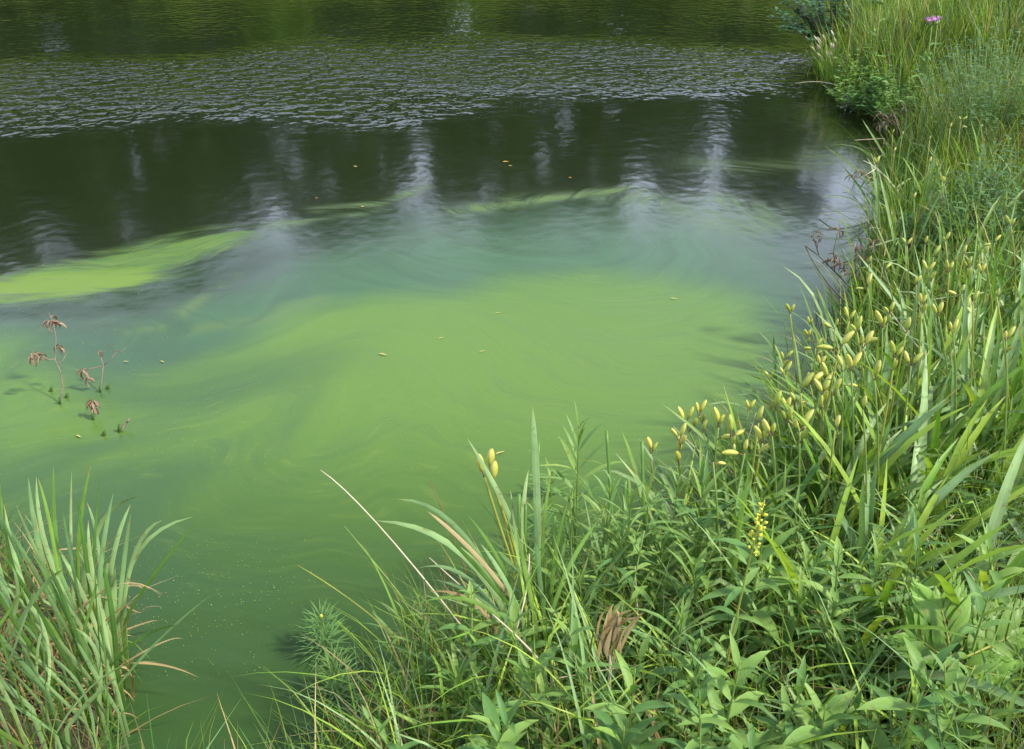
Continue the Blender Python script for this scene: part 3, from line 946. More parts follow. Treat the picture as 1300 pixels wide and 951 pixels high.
# clusters of seed pods: pixel of the cluster, pods in it
pods = [(1003, 396, 2), (1028, 410, 2), (1026, 427, 3), (1078, 405, 2), (1088, 419, 3), (996, 456, 3), (1041, 464, 3), (978, 480, 2), (996, 474, 2), (1028, 486, 2), (1050, 482, 2),
        (1057, 500, 1), (1016, 497, 1), (887, 526, 4), (862, 556, 5), (963, 534, 1), (984, 518, 1), (999, 520, 2), (980, 552, 2), (892, 548, 1), (928, 552, 4), (1015, 547, 3), (1040, 520, 1),
        (826, 574, 2), (1103, 333, 1), (1123, 340, 1), (1101, 363, 2), (1129, 396, 4), (1151, 310, 2), (1185, 325, 1), (1200, 304, 2), (1174, 308, 1), (1224, 320, 1), (1262, 307, 2),
        (1283, 286, 3), (1250, 322, 1), (1228, 339, 3), (1178, 344, 3), (1205, 343, 2), (1163, 360, 2), (1220, 371, 4), (1191, 399, 2), (1150, 422, 1), (1136, 452, 3), (1156, 464, 2),
        (1277, 431, 3), (1080, 470, 2), (1110, 480, 1), (1065, 440, 2), (1133, 168, 1), (1145, 170, 1), (1206, 160, 1), (1220, 150, 3), (1180, 176, 1), (1245, 157, 1), (1180, 205, 1), (1198, 230, 2),
        (1113, 207, 2), (1135, 192, 1), (1160, 250, 1), (1235, 385, 1), (1265, 375, 1), (1210, 420, 2), (945, 575, 2), (905, 585, 1), (1060, 545, 1), (1095, 520, 1), (912, 540, 3), (950, 520, 2), (968, 560, 3), (1010, 510, 2), (1035, 440, 3), (1060, 415, 2), (1070, 470, 3), (1045, 500, 3), (1000, 535, 2), (870, 535, 3), (1095, 440, 2), (1120, 415, 2), (1170, 385, 3), (1245, 345, 2)]
POD_LABEL = 'iris carrying yellow-green seed pods among its sword leaves on the bank'
POD_GROUP = 'irises with seed pods along the bank'


def pod_size(py):
    return float(np.interp(py, [150, 300, 410, 520], [0.66, 0.74, 0.80, 0.98]))


def pod_plant(px, py, n, nleaf, label=POD_LABEL, group=POD_GROUP, hs=(0.40, 0.46, 0.52, 0.60, 0.68), yellow=False, podscale=1.0):
    g, h = base_for(px, py, [q * random.uniform(0.94, 1.06) for q in hs])
    top = g + np.array([0, 0, h])
    base = g + np.array([random.uniform(-0.04, 0.17), random.uniform(-0.10, 0.08), 0])
    bz = float(terrain(base[0:1], base[1:2])[0])
    base[2] = bz
    t = iris_plant(tuple(base), nleaf, 0.56 * min(1.0, h / 0.6 + 0.15), label, group, pale=0 if random.random() < 0.75 else 1)
    top_l = top - base
    mid = top_l * 0.5 + np.array([random.uniform(-0.03, 0.03), random.uniform(-0.03, 0.03), 0.02])
    mid[0] *= 0.6
    mb = MB().tube(bez((0, 0, -0.03), mid, top_l, 8), np.linspace(0.0034, 0.0022, 8), 5)
    st = obj('stem', mb.mesh('stem', ['stemyellow' if yellow or random.random() < 0.35 else 'stem']), t)
    for k in range(n):
        a = k * 2.4 + random.uniform(0, 1)
        tl = random.uniform(0.1, 0.5) if n > 1 else random.uniform(0, 0.35)
        if random.random() < 0.12:
            tl = random.uniform(0.9, 1.6)
        back = 0.0 if k < 2 else 0.028 * (k - 1)
        frac = 1 - back / np.linalg.norm(top_l)
        q = bez((0, 0, -0.03), mid, top_l, 101)[int(100 * frac)]
        obj('seed_pod', random.choice(pod_pool), st, rotm(a, tl, podscale * random.choice([0.58, 0.68, 0.76, 0.86]) * random.uniform(0.9, 1.1), tuple(q - np.array([0, 0, 0.004]))))
    return t


for (px, py, n) in pods:
    pod_plant(px, py + 3, n, random.randint(5, 7), podscale=pod_size(py), hs=(0.60, 0.68) if px > 1060 else (0.50, 0.56, 0.62, 0.70))

# irises without pods, filling the bank's edge
BARE = 'iris fan of green sword leaves without seed pods on the bank'
cnt = 0
while cnt < 185:
    px = random.uniform(860, 1380); py = random.uniform(190, 720)
    if px < 1040 and py < 590:
        continue
    g = at(px, py, 0.35)
    d = float(land_d(g[0:1], g[1:2])[0])
    if d < -0.08 or d > 1.7 or g[1] < 2.4:
        continue
    if random.random() < smooth(0.9, 1.7, np.array(d)) * 0.7:
        continue
    iris_plant(tuple(g), random.randint(7, 10), random.uniform(0.36, 0.58), BARE, 'irises without pods on the bank', pale=0 if random.random() < 0.7 else 1, spread=0.42, lean=(random.uniform(-0.8, 0.8), random.uniform(0.05, 0.4)))
    cnt += 1

# irises with broad arching leaves on the near slope
strap_pool = []
for i in range(8):
    tw = random.uniform(-1.2, 1.2)
    sidef = (lambda tw: (lambda v: (math.sin(tw * v) * 0.9, math.cos(tw * v), 0.1)))(tw)
    kink = (random.uniform(0.5, 0.75), random.uniform(0.9, 1.5)) if i in (1, 5) else None
    strap_pool.append(MB().ribbon(arc_spine(0.62, 0.05, random.uniform(0.6, 1.7), 9, random.uniform(-0.1, 0.1), kink), sidef, random.uniform(0.018, 0.026), sword, 0.16).mesh('strap_leaf', ['iris_pale' if i % 2 else 'broad']))
k_ = 0
while k_ < 30:
    px = random.uniform(1010, 1330); py = random.uniform(430, 760)
    g = at(px, py, 0.42)
    if land_d(g[0:1], g[1:2])[0] < 0.05 or g[1] < 1.6:
        continue
    k_ += 1
    t = thing('broad_iris', tuple(g), 'iris with broad pale arching strap leaves on the near slope', 'iris', 'broad-leaved irises on the near slope')
    for j in range(random.randint(4, 6)):
        obj('leaf', random.choice(strap_pool), t, rotm(random.uniform(-1.3, 1.3) + (math.pi if random.random() < 0.3 else 0), random.uniform(0.0, 0.4), random.uniform(0.75, 1.1), (0.01 * j, 0, -0.02)))

# the drooping iris whose leaves hang over the water by the notch
for (px, py) in ((1128, 262), (1135, 235), (1140, 285), (1150, 215)):
    g = at(px, py, 0.10)
    iris_plant(tuple(g), 10, 0.55, 'iris with dark arching leaves drooping over open water', 'irises drooping over the water', pale=0, spread=0.75, lean=(math.pi, 0.45))


# ------------------------------------------------------------------ single blades, straws and stems traced between a foot and a tip
def traced(foot_px, tip_px, via_px, hfoot=0.25, dd=0.0, n=9):
    B = at(foot_px[0], foot_px[1], hfoot)
    depth = (B + np.array([0, 0, hfoot]) - CAM) @ FWD
    b = pt(foot_px[0], foot_px[1], depth)
    c = pt(tip_px[0], tip_px[1], depth + dd)
    if via_px is None:
        via = (b + c) / 2
    else:
        v = pt(via_px[0], via_px[1], depth + dd * 0.5)
        via = 2 * v - 0.5 * b - 0.5 * c
    pts = bez(b, via, c, n)
    g = np.array([b[0], b[1], float(terrain(b[0:1], b[1:2])[0]) - 0.01])
    g[:2] += (b - c)[:2] * 0.08
    return g, pts


def blade_thing(parent, name, foot, tip, via, width, mat, hfoot=0.25, dd=0.0, prof=sword, face=0.5):
    g, pts = traced(foot, tip, via, hfoot, dd)
    pts = [g] + pts
    o_ = np.array(parent.location)
    ax = np.array([math.cos(face), math.sin(face) * 0.6, math.sin(face) * 0.3])
    me = MB().ribbon([p - o_ for p in pts], ax, width, prof, 0.12).mesh('leaf', [mat])
    return obj(name, me, parent)


# left iris clump
gl = at(110, 850, 0.0)
clump = thing('iris_clump', tuple(gl), 'large clump of grey-green iris leaves with dry bases standing in shallow water', 'iris')
LB = [((45, 800), (0, 612), (12, 700)), ((75, 790), (36, 606), (48, 690)), ((80, 780), (48, 606), (66, 680)), ((85, 770), (68, 591), (70, 680)), ((95, 780), (91, 598), (90, 690)),
      ((100, 770), (115, 591), (100, 680)), ((118, 780), (127, 602), (120, 690)), ((125, 780), (144, 626), (130, 700)), ((118, 740), (184, 629), (130, 662)), ((135, 780), (166, 640), (145, 700)),
      ((150, 790), (166, 652), (158, 710)), ((155, 790), (207, 660), (172, 700)), ((158, 790), (245, 656), (176, 700)), ((158, 795), (257, 654), (185, 745)), ((130, 770), (110, 637), (124, 690)),
      ((100, 790), (30, 652), (70, 715)), ((90, 810), (0, 655), (40, 720)), ((105, 800), (46, 605), (60, 700)), ((110, 800), (78, 640), (90, 710)), ((120, 790), (98, 630), (108, 700)),
      ((60, 850), (-30, 690), (0, 760)), ((80, 850), (-20, 720), (20, 780)), ((95, 860), (0, 700), (45, 770)), ((110, 860), (0, 738), (50, 790)), ((60, 880), (-40, 760), (0, 810)),
      ((120, 870), (20, 760), (70, 810)), ((130, 870), (40, 700), (85, 780)), ((75, 890), (-20, 800), (20, 845)), ((100, 890), (10, 800), (50, 840)), ((40, 900), (-60, 780), (-20, 840)),
      ((140, 840), (100, 700), (125, 770)), ((135, 830), (70, 690), (105, 755)), ((115, 830), (20, 640), (60, 730)), ((90, 830), (-10, 625), (30, 720)), ((60, 820), (5, 640), (25, 730)),
      ((148, 850), (130, 715), (142, 780)), ((140, 810), (112, 660), (118, 730)), ((30, 820), (-20, 640), (0, 730)), ((70, 930), (-40, 860), (10, 890)), ((110, 920), (20, 830), (60, 870)),
      ((135, 910), (60, 800), (95, 850)), ((150, 880), (100, 770), (125, 820)), ((150, 905), (95, 810), (120, 855)), ((30, 950), (-60, 880), (-20, 915)), ((90, 950), (0, 880), (45, 910))]
for k, (f_, t_, v_) in enumerate(LB):
    wdt = 0.0122 * random.uniform(0.65, 1.3)
    mat = 'iris_pale' if random.random() < 0.8 else 'iris'
    if k in (3, 13):
        mat = 'iris'
    blade_thing(clump, 'leaf', f_, t_, v_, wdt, mat, 0.16, random.uniform(-0.10, 0.12), face=random.uniform(-0.7, 0.9))
for k in range(38):
    f_ = (random.uniform(-40, 150), random.uniform(775, 945))
    a = random.gauss(-2.25, 0.4) if random.random() < 0.7 else random.gauss(-1.0, 0.4)
    r_ = random.uniform(70, 180)
    t_ = (f_[0] + r_ * math.cos(a), f_[1] + r_ * math.sin(a))
    v_ = ((f_[0] + t_[0]) / 2 + random.uniform(-8, 14), (f_[1] + t_[1]) / 2 - random.uniform(0, 34))
    blade_thing(clump, 'leaf', f_, t_, v_, 0.0098 * random.uniform(0.5, 1.35), 'iris_pale' if random.random() < 0.75 else 'iris', 0.14, random.uniform(-0.10, 0.10), face=random.uniform(-0.9, 0.9))
for (x_, y_) in ((-1.75, 2.35), (-2.1, 2.5), (-2.5, 2.45), (-1.9, 2.0), (-2.9, 2.5), (-2.3, 2.1)):
    iris_plant((x_, y_, float(terrain(np.array([x_]), np.array([y_]))[0])), 9, random.uniform(0.42, 0.55), 'grey-green iris fan on the bank beyond the large iris clump', 'irises beyond the large clump', pale=1, spread=0.4)
# two broad, sheath-like bases
for (f_, t_, v_) in (((120, 775), (108, 690), (112, 735)), ((135, 790), (140, 715), (138, 750))):
    blade_thing(clump, 'leaf_sheath', f_, t_, v_, 0.05, 'iris_pale', 0.10, 0.0, prof=lambda v: max(0.25, 1 - 0.55 * v * v), face=0.2)
for k in range(26):
    f_ = (random.uniform(40, 160), random.uniform(770, 880))
    a = random.uniform(-2.6, 0.4); r_ = random.uniform(35, 95)
    t_ = (f_[0] + r_ * math.cos(a), f_[1] + r_ * math.sin(a))
    v_ = ((f_[0] + t_[0]) / 2 + random.uniform(-15, 15), (f_[1] + t_[1]) / 2 - random.uniform(5, 25))
    blade_thing(clump, 'dry_leaf', f_, t_, v_, random.uniform(0.004, 0.010), 'dry', 0.06, random.uniform(-0.08, 0.08), prof=blade_prof, face=random.uniform(-1, 1))
for (f_, t_, v_) in (((85, 790), (206, 757), (150, 742)), ((10, 788), (95, 743), (50, 760)), ((150, 848), (168, 860), (160, 848)), ((60, 700), (138, 702), (110, 696)), ((150, 762), (180, 778), (168, 774)),
                     ((165, 842), (252, 860), (210, 845))):
    blade_thing(clump, 'dry_leaf', f_, t_, v_, 0.007, 'dry', 0.14, 0.0, prof=blade_prof)
mbm = MB()
for k in range(260):
    px = random.uniform(-10, 160); py = random.uniform(760, 930)
    g = at(px, py, 0.0)
    if land_d(g[0:1], g[1:2])[0] < -0.03:
        continue
    a = random.uniform(0, 6.28); L = random.uniform(0.03, 0.09)
    p = g - np.array(gl)
    mbm.ribbon(bez(p, p + np.array([math.cos(a) * L * .5, math.sin(a) * L * .5, 0.05]), p + np.array([math.cos(a) * L, math.sin(a) * L, random.uniform(-.01, .03)]), 5), (-math.sin(a), math.cos(a), 0.2), 0.006, blade_prof, 0.3)
rm = obj('root_litter', mbm.mesh('root_litter', ['dry']), clump); rm['kind'] = 'stuff'

# foreground iris tuft with the tall upright blade
gf = at(670, 800, 0.0)
tuft = thing('iris_tuft', tuple(gf), 'iris tuft with one tall upright blade, arching pale leaves and three pods at the water', 'iris')
FB = [((684, 720), (676, 515), (681, 610), 0.019, 'iris_pale'), ((672, 720), (593, 556), (640, 640), 0.013, 'iris_pale'), ((640, 775), (476, 661), (570, 690), 0.015, 'iris_pale'),
      ((640, 760), (506, 634), (575, 665), 0.011, 'iris_pale'), ((650, 760), (540, 647), (595, 695), 0.010, 'dry'), ((640, 790), (528, 722), (585, 728), 0.010, 'iris_pale'),
      ((660, 740), (648, 622), (655, 680), 0.009, 'iris_pale'), ((668, 730), (671, 596), (664, 660), 0.012, 'iris_pale'), ((645, 790), (530, 737), (585, 745), 0.011, 'iris_pale'),
      ((650, 800), (520, 770), (590, 760), 0.010, 'iris'), ((690, 740), (700, 600), (690, 670), 0.009, 'iris'), ((700, 760), (720, 640), (706, 700), 0.010, 'iris'), ((655, 780), (560, 675), (605, 720), 0.010, 'iris'),
      ((640, 770), (575, 690), (612, 722), 0.009, 'iris_pale'), ((655, 760), (595, 655), (630, 705), 0.008, 'iris'), ((690, 770), (680, 640), (682, 700), 0.011, 'iris_pale'), ((630, 800), (540, 752), (590, 758), 0.008, 'dry'),
      ((700, 780), (760, 660), (725, 715), 0.010, 'iris'), ((665, 790), (610, 690), (640, 735), 0.010, 'iris_pale'), ((680, 790), (655, 668), (668, 730), 0.010, 'iris')]
for (f_, t_, v_, w_, m_) in FB:
    blade_thing(tuft, 'dry_leaf' if m_ == 'dry' else 'leaf', f_, t_, v_, w_ * 1.05, m_, 0.28, random.uniform(-0.06, 0.1), face=random.uniform(-0.3, 0.6))
for (f_, t_, v_, pp) in (((652, 720), (615, 606), (632, 660), [((609, 590), -0.15)]), ((655, 720), (622, 600), (640, 660), [((622, 584), 0.1)]), ((660, 720), (626, 616), (645, 670), [((628, 603), 0.1)])):
    g, pts = traced(f_, t_, v_, 0.28, -0.03)
    o_ = np.array(tuft.location)
    mb = MB().tube([p - o_ for p in [g] + pts], [0.0035] * 10, 6)
    st = obj('stem', mb.mesh('stem', ['stemyellow']), tuft)
    obj('seed_pod', pod_pool[1], st, rotm(0.0, pp[0][1] - 0.1, 1.05, tuple(pts[-1] - o_ - np.array([0, 0, 0.004]))))

# cut rush stems
for (f_, t_) in (((678, 720), (684, 561)), ((659, 750), (659, 627)), ((666, 750), (667, 640)), ((779, 690), (770, 547)), ((702, 745), (704, 655)), ((712, 750), (714, 667)), ((722, 745), (727, 660)),
                 ((789, 700), (794, 610)), ((818, 700), (815, 560))):
    g, pts = traced(f_, t_, None, 0.25, 0.0)
    mb = MB().tube([p - g for p in [g] + pts], [0.0042] * 10, 7)
    o = obj('rush_stem', mb.mesh('rush_stem', ['rush']))
    o.location = tuple(g)
    tag(o, 'straight leafless green rush stem with a cut flat top', 'rush', 'cut rush stems at the water')

# dry straws and long thin stalks
ST = [((590, 800), (407, 597), (478, 664), 0.0021, 'straw', 'long white dry straw bending out over the water'),
      ((590, 720), (546, 610), (566, 660), 0.0020, 'brownstem', 'thin brown dry stalk standing over the water beside arching leaves'),
      ((520, 770), (437, 668), (470, 708), 0.0026, 'stem', 'thin brown-tipped green stalk leaning over the water'),
      ((505, 810), (378, 718), (440, 758), 0.0024, 'stemyellow', 'thin yellowish stalk leaning far out low over the water'),
      ((700, 855), (625, 780), (660, 812), 0.0028, 'straw', 'white dry straw lying across the foot of the rushes'),
      ((655, 800), (672, 703), (668, 750), 0.0024, 'straw', 'pale dry straw standing upright among rushes'),
      ((600, 825), (690, 797), (645, 808), 0.0022, 'straw', 'pale dry straw lying level across grass blades'),
      ((640, 790), (545, 708), (592, 750), 0.0020, 'straw', 'thin pale dry straw leaning beside the long white one'),
      ((905, 590), (855, 542), (880, 566), 0.0024, 'straw', 'short white straw crossing the seed pods'),
      ((1092, 400), (1022, 312), (1050, 358), 0.0042, 'wettwig', 'dark bare stick leaning out of the bank over the water'),
      ((1090, 560), (1055, 585), (1070, 590), 0.0024, 'straw', 'kinked white straw among the iris leaves'),
      ((1200, 480), (1130, 395), (1165, 440), 0.0026, 'straw', 'grey dry stalk crossing the iris leaves')]
for (f_, t_, v_, r_, m_, lab) in ST:
    g, pts = traced(f_, t_, v_, 0.25, 0.05)
    mb = MB().tube([p - g for p in [g] + pts], list(np.linspace(r_, r_ * 0.5, 10)), 6)
    o = obj('dry_straw' if m_ in ('straw', 'brownstem') else 'bare_stalk', mb.mesh('stalk', [m_]))
    o.location = tuple(g)
    tag(o, lab, 'straw' if m_ in ('straw', 'brownstem') else 'stalk')
for k in range(46):
    px = random.uniform(620, 1290); py = random.uniform(560, 930)
    g = at(px, py, 0.22)
    if land_d(g[0:1], g[1:2])[0] < 0.02:
        continue
    a = random.uniform(-2.9, -0.2); r_ = random.uniform(50, 120)
    g, pts = traced((px, py), (px + r_ * math.cos(a), py + r_ * 0.7 * math.sin(a)), None, 0.2, random.uniform(-0.1, 0.1))
    mb = MB().tube([p - g for p in [g] + pts], list(np.linspace(0.0018, 0.0009, 10)), 5)
    o = obj('dry_straw', mb.mesh('stalk', [random.choice(['straw', 'brownstem', 'straw'])])); o.location = tuple(g)
    tag(o, 'thin dry stalk sticking out of the leafy undergrowth', 'straw', 'thin dry stalks in the undergrowth')


# ------------------------------------------------------------------ leafy herbs
def herb(base, hgt, label, group, npair, name='leafy_herb', pool=None, scale=1.0, lean=0.0, la=0.0, flower=None, cat='herb', stem='stem', opp=True):
    t = thing(name, base, label, cat, group)
    tip = np.array([math.cos(la) * lean, math.sin(la) * lean, hgt])
    mid = np.array([tip[0] * 0.3, tip[1] * 0.3, hgt * 0.55])
    sp = bez((0, 0, -0.02), mid, tip, 40)
    mb = MB().tube(sp[::5] + [sp[-1]], list(np.linspace(0.0032, 0.0014, 9)), 5)
    obj('stem', mb.mesh('stem', [stem]), t)
    a = random.uniform(0, 6)
    for k in range(npair):
        v = 0.22 + 0.78 * (k + 0.5) / npair
        q = sp[min(39, int(v * 39))]
        size = scale * (0.75 + 0.6 * math.sin(math.pi * min(1, v * 0.9))) * random.uniform(0.8, 1.2)
        if v > 0.9:
            size *= 0.7
        tilt = -0.35 if v > 0.85 else random.uniform(-0.1, 0.45)
        for j in range(2 if opp else 1):
            obj('leaf', random.choice(pool), t, rotm(a + j * math.pi + random.gauss(0, 0.15), tilt + random.gauss(0, 0.12), size, tuple(q)))
        a += 1.57 if opp else 2.4
    return t, sp


HERB_L = 'leafy herb with paired lance-shaped green leaves in the near undergrowth'
hp = []
tries = 0
while len(hp) < 40 and tries < 3000:
    tries += 1
    px = random.uniform(540, 1310); py = random.uniform(640, 985)
    if py < 680 + max(0, (760 - px)) * 0.55 or (px > 1060 and random.random() < 0.7):
        continue
    if any((px - q[0]) ** 2 + ((py - q[1]) * 1.2) ** 2 < 56 ** 2 for q in hp):
        continue
    hp.append((px, py))
for (px, py) in hp:
    h = random.uniform(0.28, 0.46)
    g, h = base_for(px, py, (h, h * 0.8, h * 0.6, 0.15))
    herb(tuple(g), h, HERB_L, 'leafy herbs in the near undergrowth', random.randint(8, 11), pool=herb_pool, scale=random.uniform(0.5, 1.05), lean=random.uniform(0, 0.16), la=random.uniform(0, 6))
# broad arching grass in tufts among the herbs
broad_pool = []
for i in range(9):
    kink = (random.uniform(0.45, 0.75), random.uniform(0.8, 1.6)) if i in (2, 6) else None
    tw = random.uniform(-1.4, 1.4)
    sidef = (lambda tw: (lambda v: (math.sin(tw * v) * 0.9, math.cos(tw * v), 0.15)))(tw)
    mb = MB().ribbon(arc_spine(0.46, 0.1, random.uniform(0.5, 1.9), 9, random.uniform(-0.15, 0.15), kink), sidef, random.uniform(0.006, 0.011), blade_prof, 0.16)
    broad_pool.append(mb.mesh('grass_leaf', ['iris_pale' if i % 3 == 0 else 'broad']))
bt = []
tries = 0
while len(bt) < 95 and tries < 6000:
    tries += 1
    px = random.uniform(500, 1330); py = random.uniform(560, 980)
    if py < 690 + max(0, (700 - px)) * 0.6 - max(0, px - 800) * 0.42:
        continue
    if any((px - q[0]) ** 2 + ((py - q[1]) * 1.2) ** 2 < 26 ** 2 for q in bt):
        continue
    g, h = base_for(px, py, (0.26, 0.2, 0.12))
    if land_d(g[0:1], g[1:2])[0] < 0:
        continue
    bt.append((px, py))
    t = thing('grass_tuft', tuple(g), 'tuft of broad arching green grass leaves among herbs', 'grass', 'broad grass tufts on the near bank')
    for j in range(random.randint(5, 9)):
        obj('leaf', random.choice(broad_pool), t, rotm(random.uniform(0, 6.28), random.uniform(0.0, 0.7), random.uniform(0.65, 1.25), (random.uniform(-.02, .02), random.uniform(-.02, .02), -0.02)))
    if random.random() < 0.4:
        obj('dry_leaf', random.choice(dry_pool), t, rotm(random.uniform(0, 6.28), random.uniform(0.2, 0.9), random.uniform(0.5, 0.9), (0, 0, -0.01)))
# willow-like upright plant by the rushes
g, h = base_for(735, 540, (0.62, 0.55, 0.48, 0.4))
herb(tuple(g), h, 'slender upright herb with narrow yellow-green leaves beside a cut rush', None, 18, pool=narrow_pool, scale=1.45, name='slender_herb', opp=True)
for (px, py, hh) in ((700, 600, 0.4), (760, 590, 0.45), (800, 610, 0.42), (735, 625, 0.35), (690, 660, 0.3), (830, 620, 0.4), (770, 655, 0.35), (720, 690, 0.3), (810, 650, 0.33), (850, 620, 0.4), (560, 760, 0.25),
                     (520, 780, 0.22), (600, 800, 0.22), (870, 660, 0.3), (780, 700, 0.3), (540, 820, 0.2), (590, 850, 0.2), (640, 860, 0.2), (910, 620, 0.35), (960, 600, 0.35), (1000, 620, 0.3), (500, 800, 0.2), (1120, 700, 0.3), (1080, 720, 0.3), (1150, 760, 0.28), (880, 590, 0.4), (930, 610, 0.36), (840, 680, 0.3), (900, 700, 0.3), (1040, 650, 0.3), (980, 660, 0.32), (660, 720, 0.26), (750, 740, 0.28), (1100, 780, 0.25), (1180, 700, 0.3), (1220, 850, 0.25), (1060, 820, 0.25), (1000, 760, 0.28), (700, 880, 0.22), (800, 900, 0.22), (920, 880, 0.22), (1120, 880, 0.22), (1040, 920, 0.22), (1180, 930, 0.2), (620, 920, 0.2), (860, 760, 0.28), (1150, 640, 0.32)):
    hh *= 1.2
    g, h = base_for(px, py, (hh, hh * 0.8, hh * 0.6, 0.12))
    herb(tuple(g), h, 'wispy herb with narrow pale green leaves beside rushes and pods', 'wispy narrow-leaved herbs', random.randint(11, 15), pool=narrow_pool, scale=random.uniform(0.9, 1.4), name='wispy_herb', lean=random.uniform(0, 0.1), la=random.uniform(0, 6))

# goldenrod with yellow flower spike
g, h = base_for(934, 638, (0.66, 0.5, 0.35))
t, sp = herb(tuple(g), h, 'goldenrod with a small yellow flower spike and yellow-green stem', None, 9, name='goldenrod', pool=herb_pool, scale=0.6, cat='flower', stem='stemyellow', lean=0.05)
for k in range(34):
    v = 1 - 0.16 * random.random()
    q = sp[min(39, int(v * 39))]; a = random.uniform(0, 6.28); r_ = random.uniform(0.003, 0.011) * (1.2 - (v - 0.84) * 4)
    mb = MB().tube([(0, 0, 0), (0.0, 0, 0.004), (0, 0, 0.008)], [0.0016, 0.0038, 0.001], 5)
    if k == 0:
        fl_me = mb.mesh('floret', ['yellow'])
    obj('floret', fl_me, t, rotm(a, 0.9, random.uniform(0.7, 1.1), (q[0] + r_ * math.cos(a), q[1] + r_ * math.sin(a), q[2])))

# small blue-green whorled herb at the water's edge
for (px, py, hh, lab) in ((408, 785, 0.27, 'blue-green herb with whorled needle leaves and a tiny yellow bud at the water'), (424, 845, 0.18, 'low blue-green whorled herb growing under the one with the bud')):
    g, h = base_for(px, py, (hh, hh * 0.8, 0.14))
    t = thing('whorled_herb', tuple(g), lab, 'herb')
    st_ = obj('stem', MB().tube([(0, 0, -0.04), (0.01, 0, h * 0.5), (0, 0, h)], [0.003, 0.0025, 0.0015], 5).mesh('stem', ['stem']), t)
    mb = MB()
    for k in range(11):
        z = h * (0.12 + 0.88 * k / 10); L = 0.085 * (1.2 - 0.55 * k / 10)
        for j in range(7):
            a = j * 0.898 + k * 0.5; up = random.uniform(0.15, 0.6) + 0.05 * k
            c, s = math.cos(a), math.sin(a)
            mb.ribbon([(0, 0, z), (c * L * .5, s * L * .5, z + L * .35 * up), (c * L, s * L, z + L * .6 * up)], (-s, c, 0.1), 0.0062, lance, 0.2)
    obj('foliage', mb.mesh('foliage', ['feather']), t)
    if hh > 0.2:
        obj('bud', MB().tube([(0, 0, h), (0, 0, h + .006), (0, 0, h + .012)], [0.003, 0.006, 0.002], 6).mesh('bud', ['pod']), t)


# dark small-leaved vetch patch
def small_leaf_plant(base, r, hgt, n, mat, label, group, cat='plant', name='small_leaved_plant', size=0.016, seed=0):
    t = thing(name, base, label, cat, group)
    rr = np.random.default_rng(seed)
    mb = MB(); ms = MB()
    for k in range(n):
        a = rr.uniform(0, 6.28); rad = r * math.sqrt(rr.random())
        top = np.array([rad * math.cos(a), rad * math.sin(a), hgt * rr.uniform(0.5, 1.0) * (1 - 0.4 * (rad / r) ** 2)])
        base_l = np.array([top[0] * 0.35, top[1] * 0.35, -0.02])
        sp = bez(base_l, (base_l + top) / 2 + np.array([0, 0, 0.06]), top, 12)
        ms.tube(sp[::4] + [sp[-1]], 0.0014, 4)
        for q in sp[3:]:
            for j in range(2):
                b = rr.uniform(0, 6.28); L = size * rr.uniform(0.7, 1.4); u = rr.uniform(-0.3, 0.6)
                c, s = math.cos(b), math.sin(b)
                mb.ribbon([q, q + np.array([c * L * .5, s * L * .5, u * L * .5]), q + np.array([c * L, s * L, u * L * 0.6])], (-s, c, rr.uniform(-.4, .4)), L * 0.5, lance, 0.15)
    obj('stems', ms.mesh('stems', ['stem']), t)['kind'] = 'stuff'
    obj('foliage', mb.mesh('foliage', [mat]), t)['kind'] = 'stuff'
    return t


for i, (px, py, hh, rr_) in enumerate(((1235, 640, 0.30, 0.17), (1285, 690, 0.30, 0.17), (1230, 715, 0.26, 0.14), (1300, 610, 0.32, 0.16))):
    g = at(px, py, hh)
    small_leaf_plant(tuple(g), rr_, hh, 46, 'herb_dark', 'dense dark plant of tiny leaves spreading beside the lobed leaves', 'dark small-leaved plants on the bank', seed=20 + i)
for i, (px, py, hh, rr_) in enumerate(((1170, 270, 0.40, 0.2), (1210, 250, 0.45, 0.22), (1250, 240, 0.5, 0.25), (1185, 290, 0.35, 0.16), (1275, 190, 0.6, 0.3), (1290, 250, 0.5, 0.25), (1290, 22, 1.1, 0.7), (1255, 40, 0.8, 0.45), (1300, 60, 0.8, 0.5))):
    g = at(px, py, hh * 0.8)
    small_leaf_plant(tuple(g), rr_ * 0.75, hh * 0.9, 55 if hh < 1 else 120, random.choice(['herb', 'herb_dark', 'herb_dark']) if hh < 0.7 else 'herb_dark', 'bushy weed of small leaves standing among grass behind the irises', 'bushy weeds among the bank grass', seed=40 + i, size=0.03)
for i, (px, py, hh, rr_) in enumerate(((1088, 112, 0.40, 0.28), (1110, 120, 0.42, 0.28), (1135, 105, 0.5, 0.3), (1098, 85, 0.5, 0.3), (1125, 128, 0.35, 0.25), (1150, 130, 0.4, 0.25))):
    g = at(px, py, hh * 0.5)
    small_leaf_plant(tuple(g), rr_, hh, 34, 'herb', 'leafy weed crowding the steep edge of the headland', 'leafy weeds on the headland edge', seed=60 + i, size=0.045)

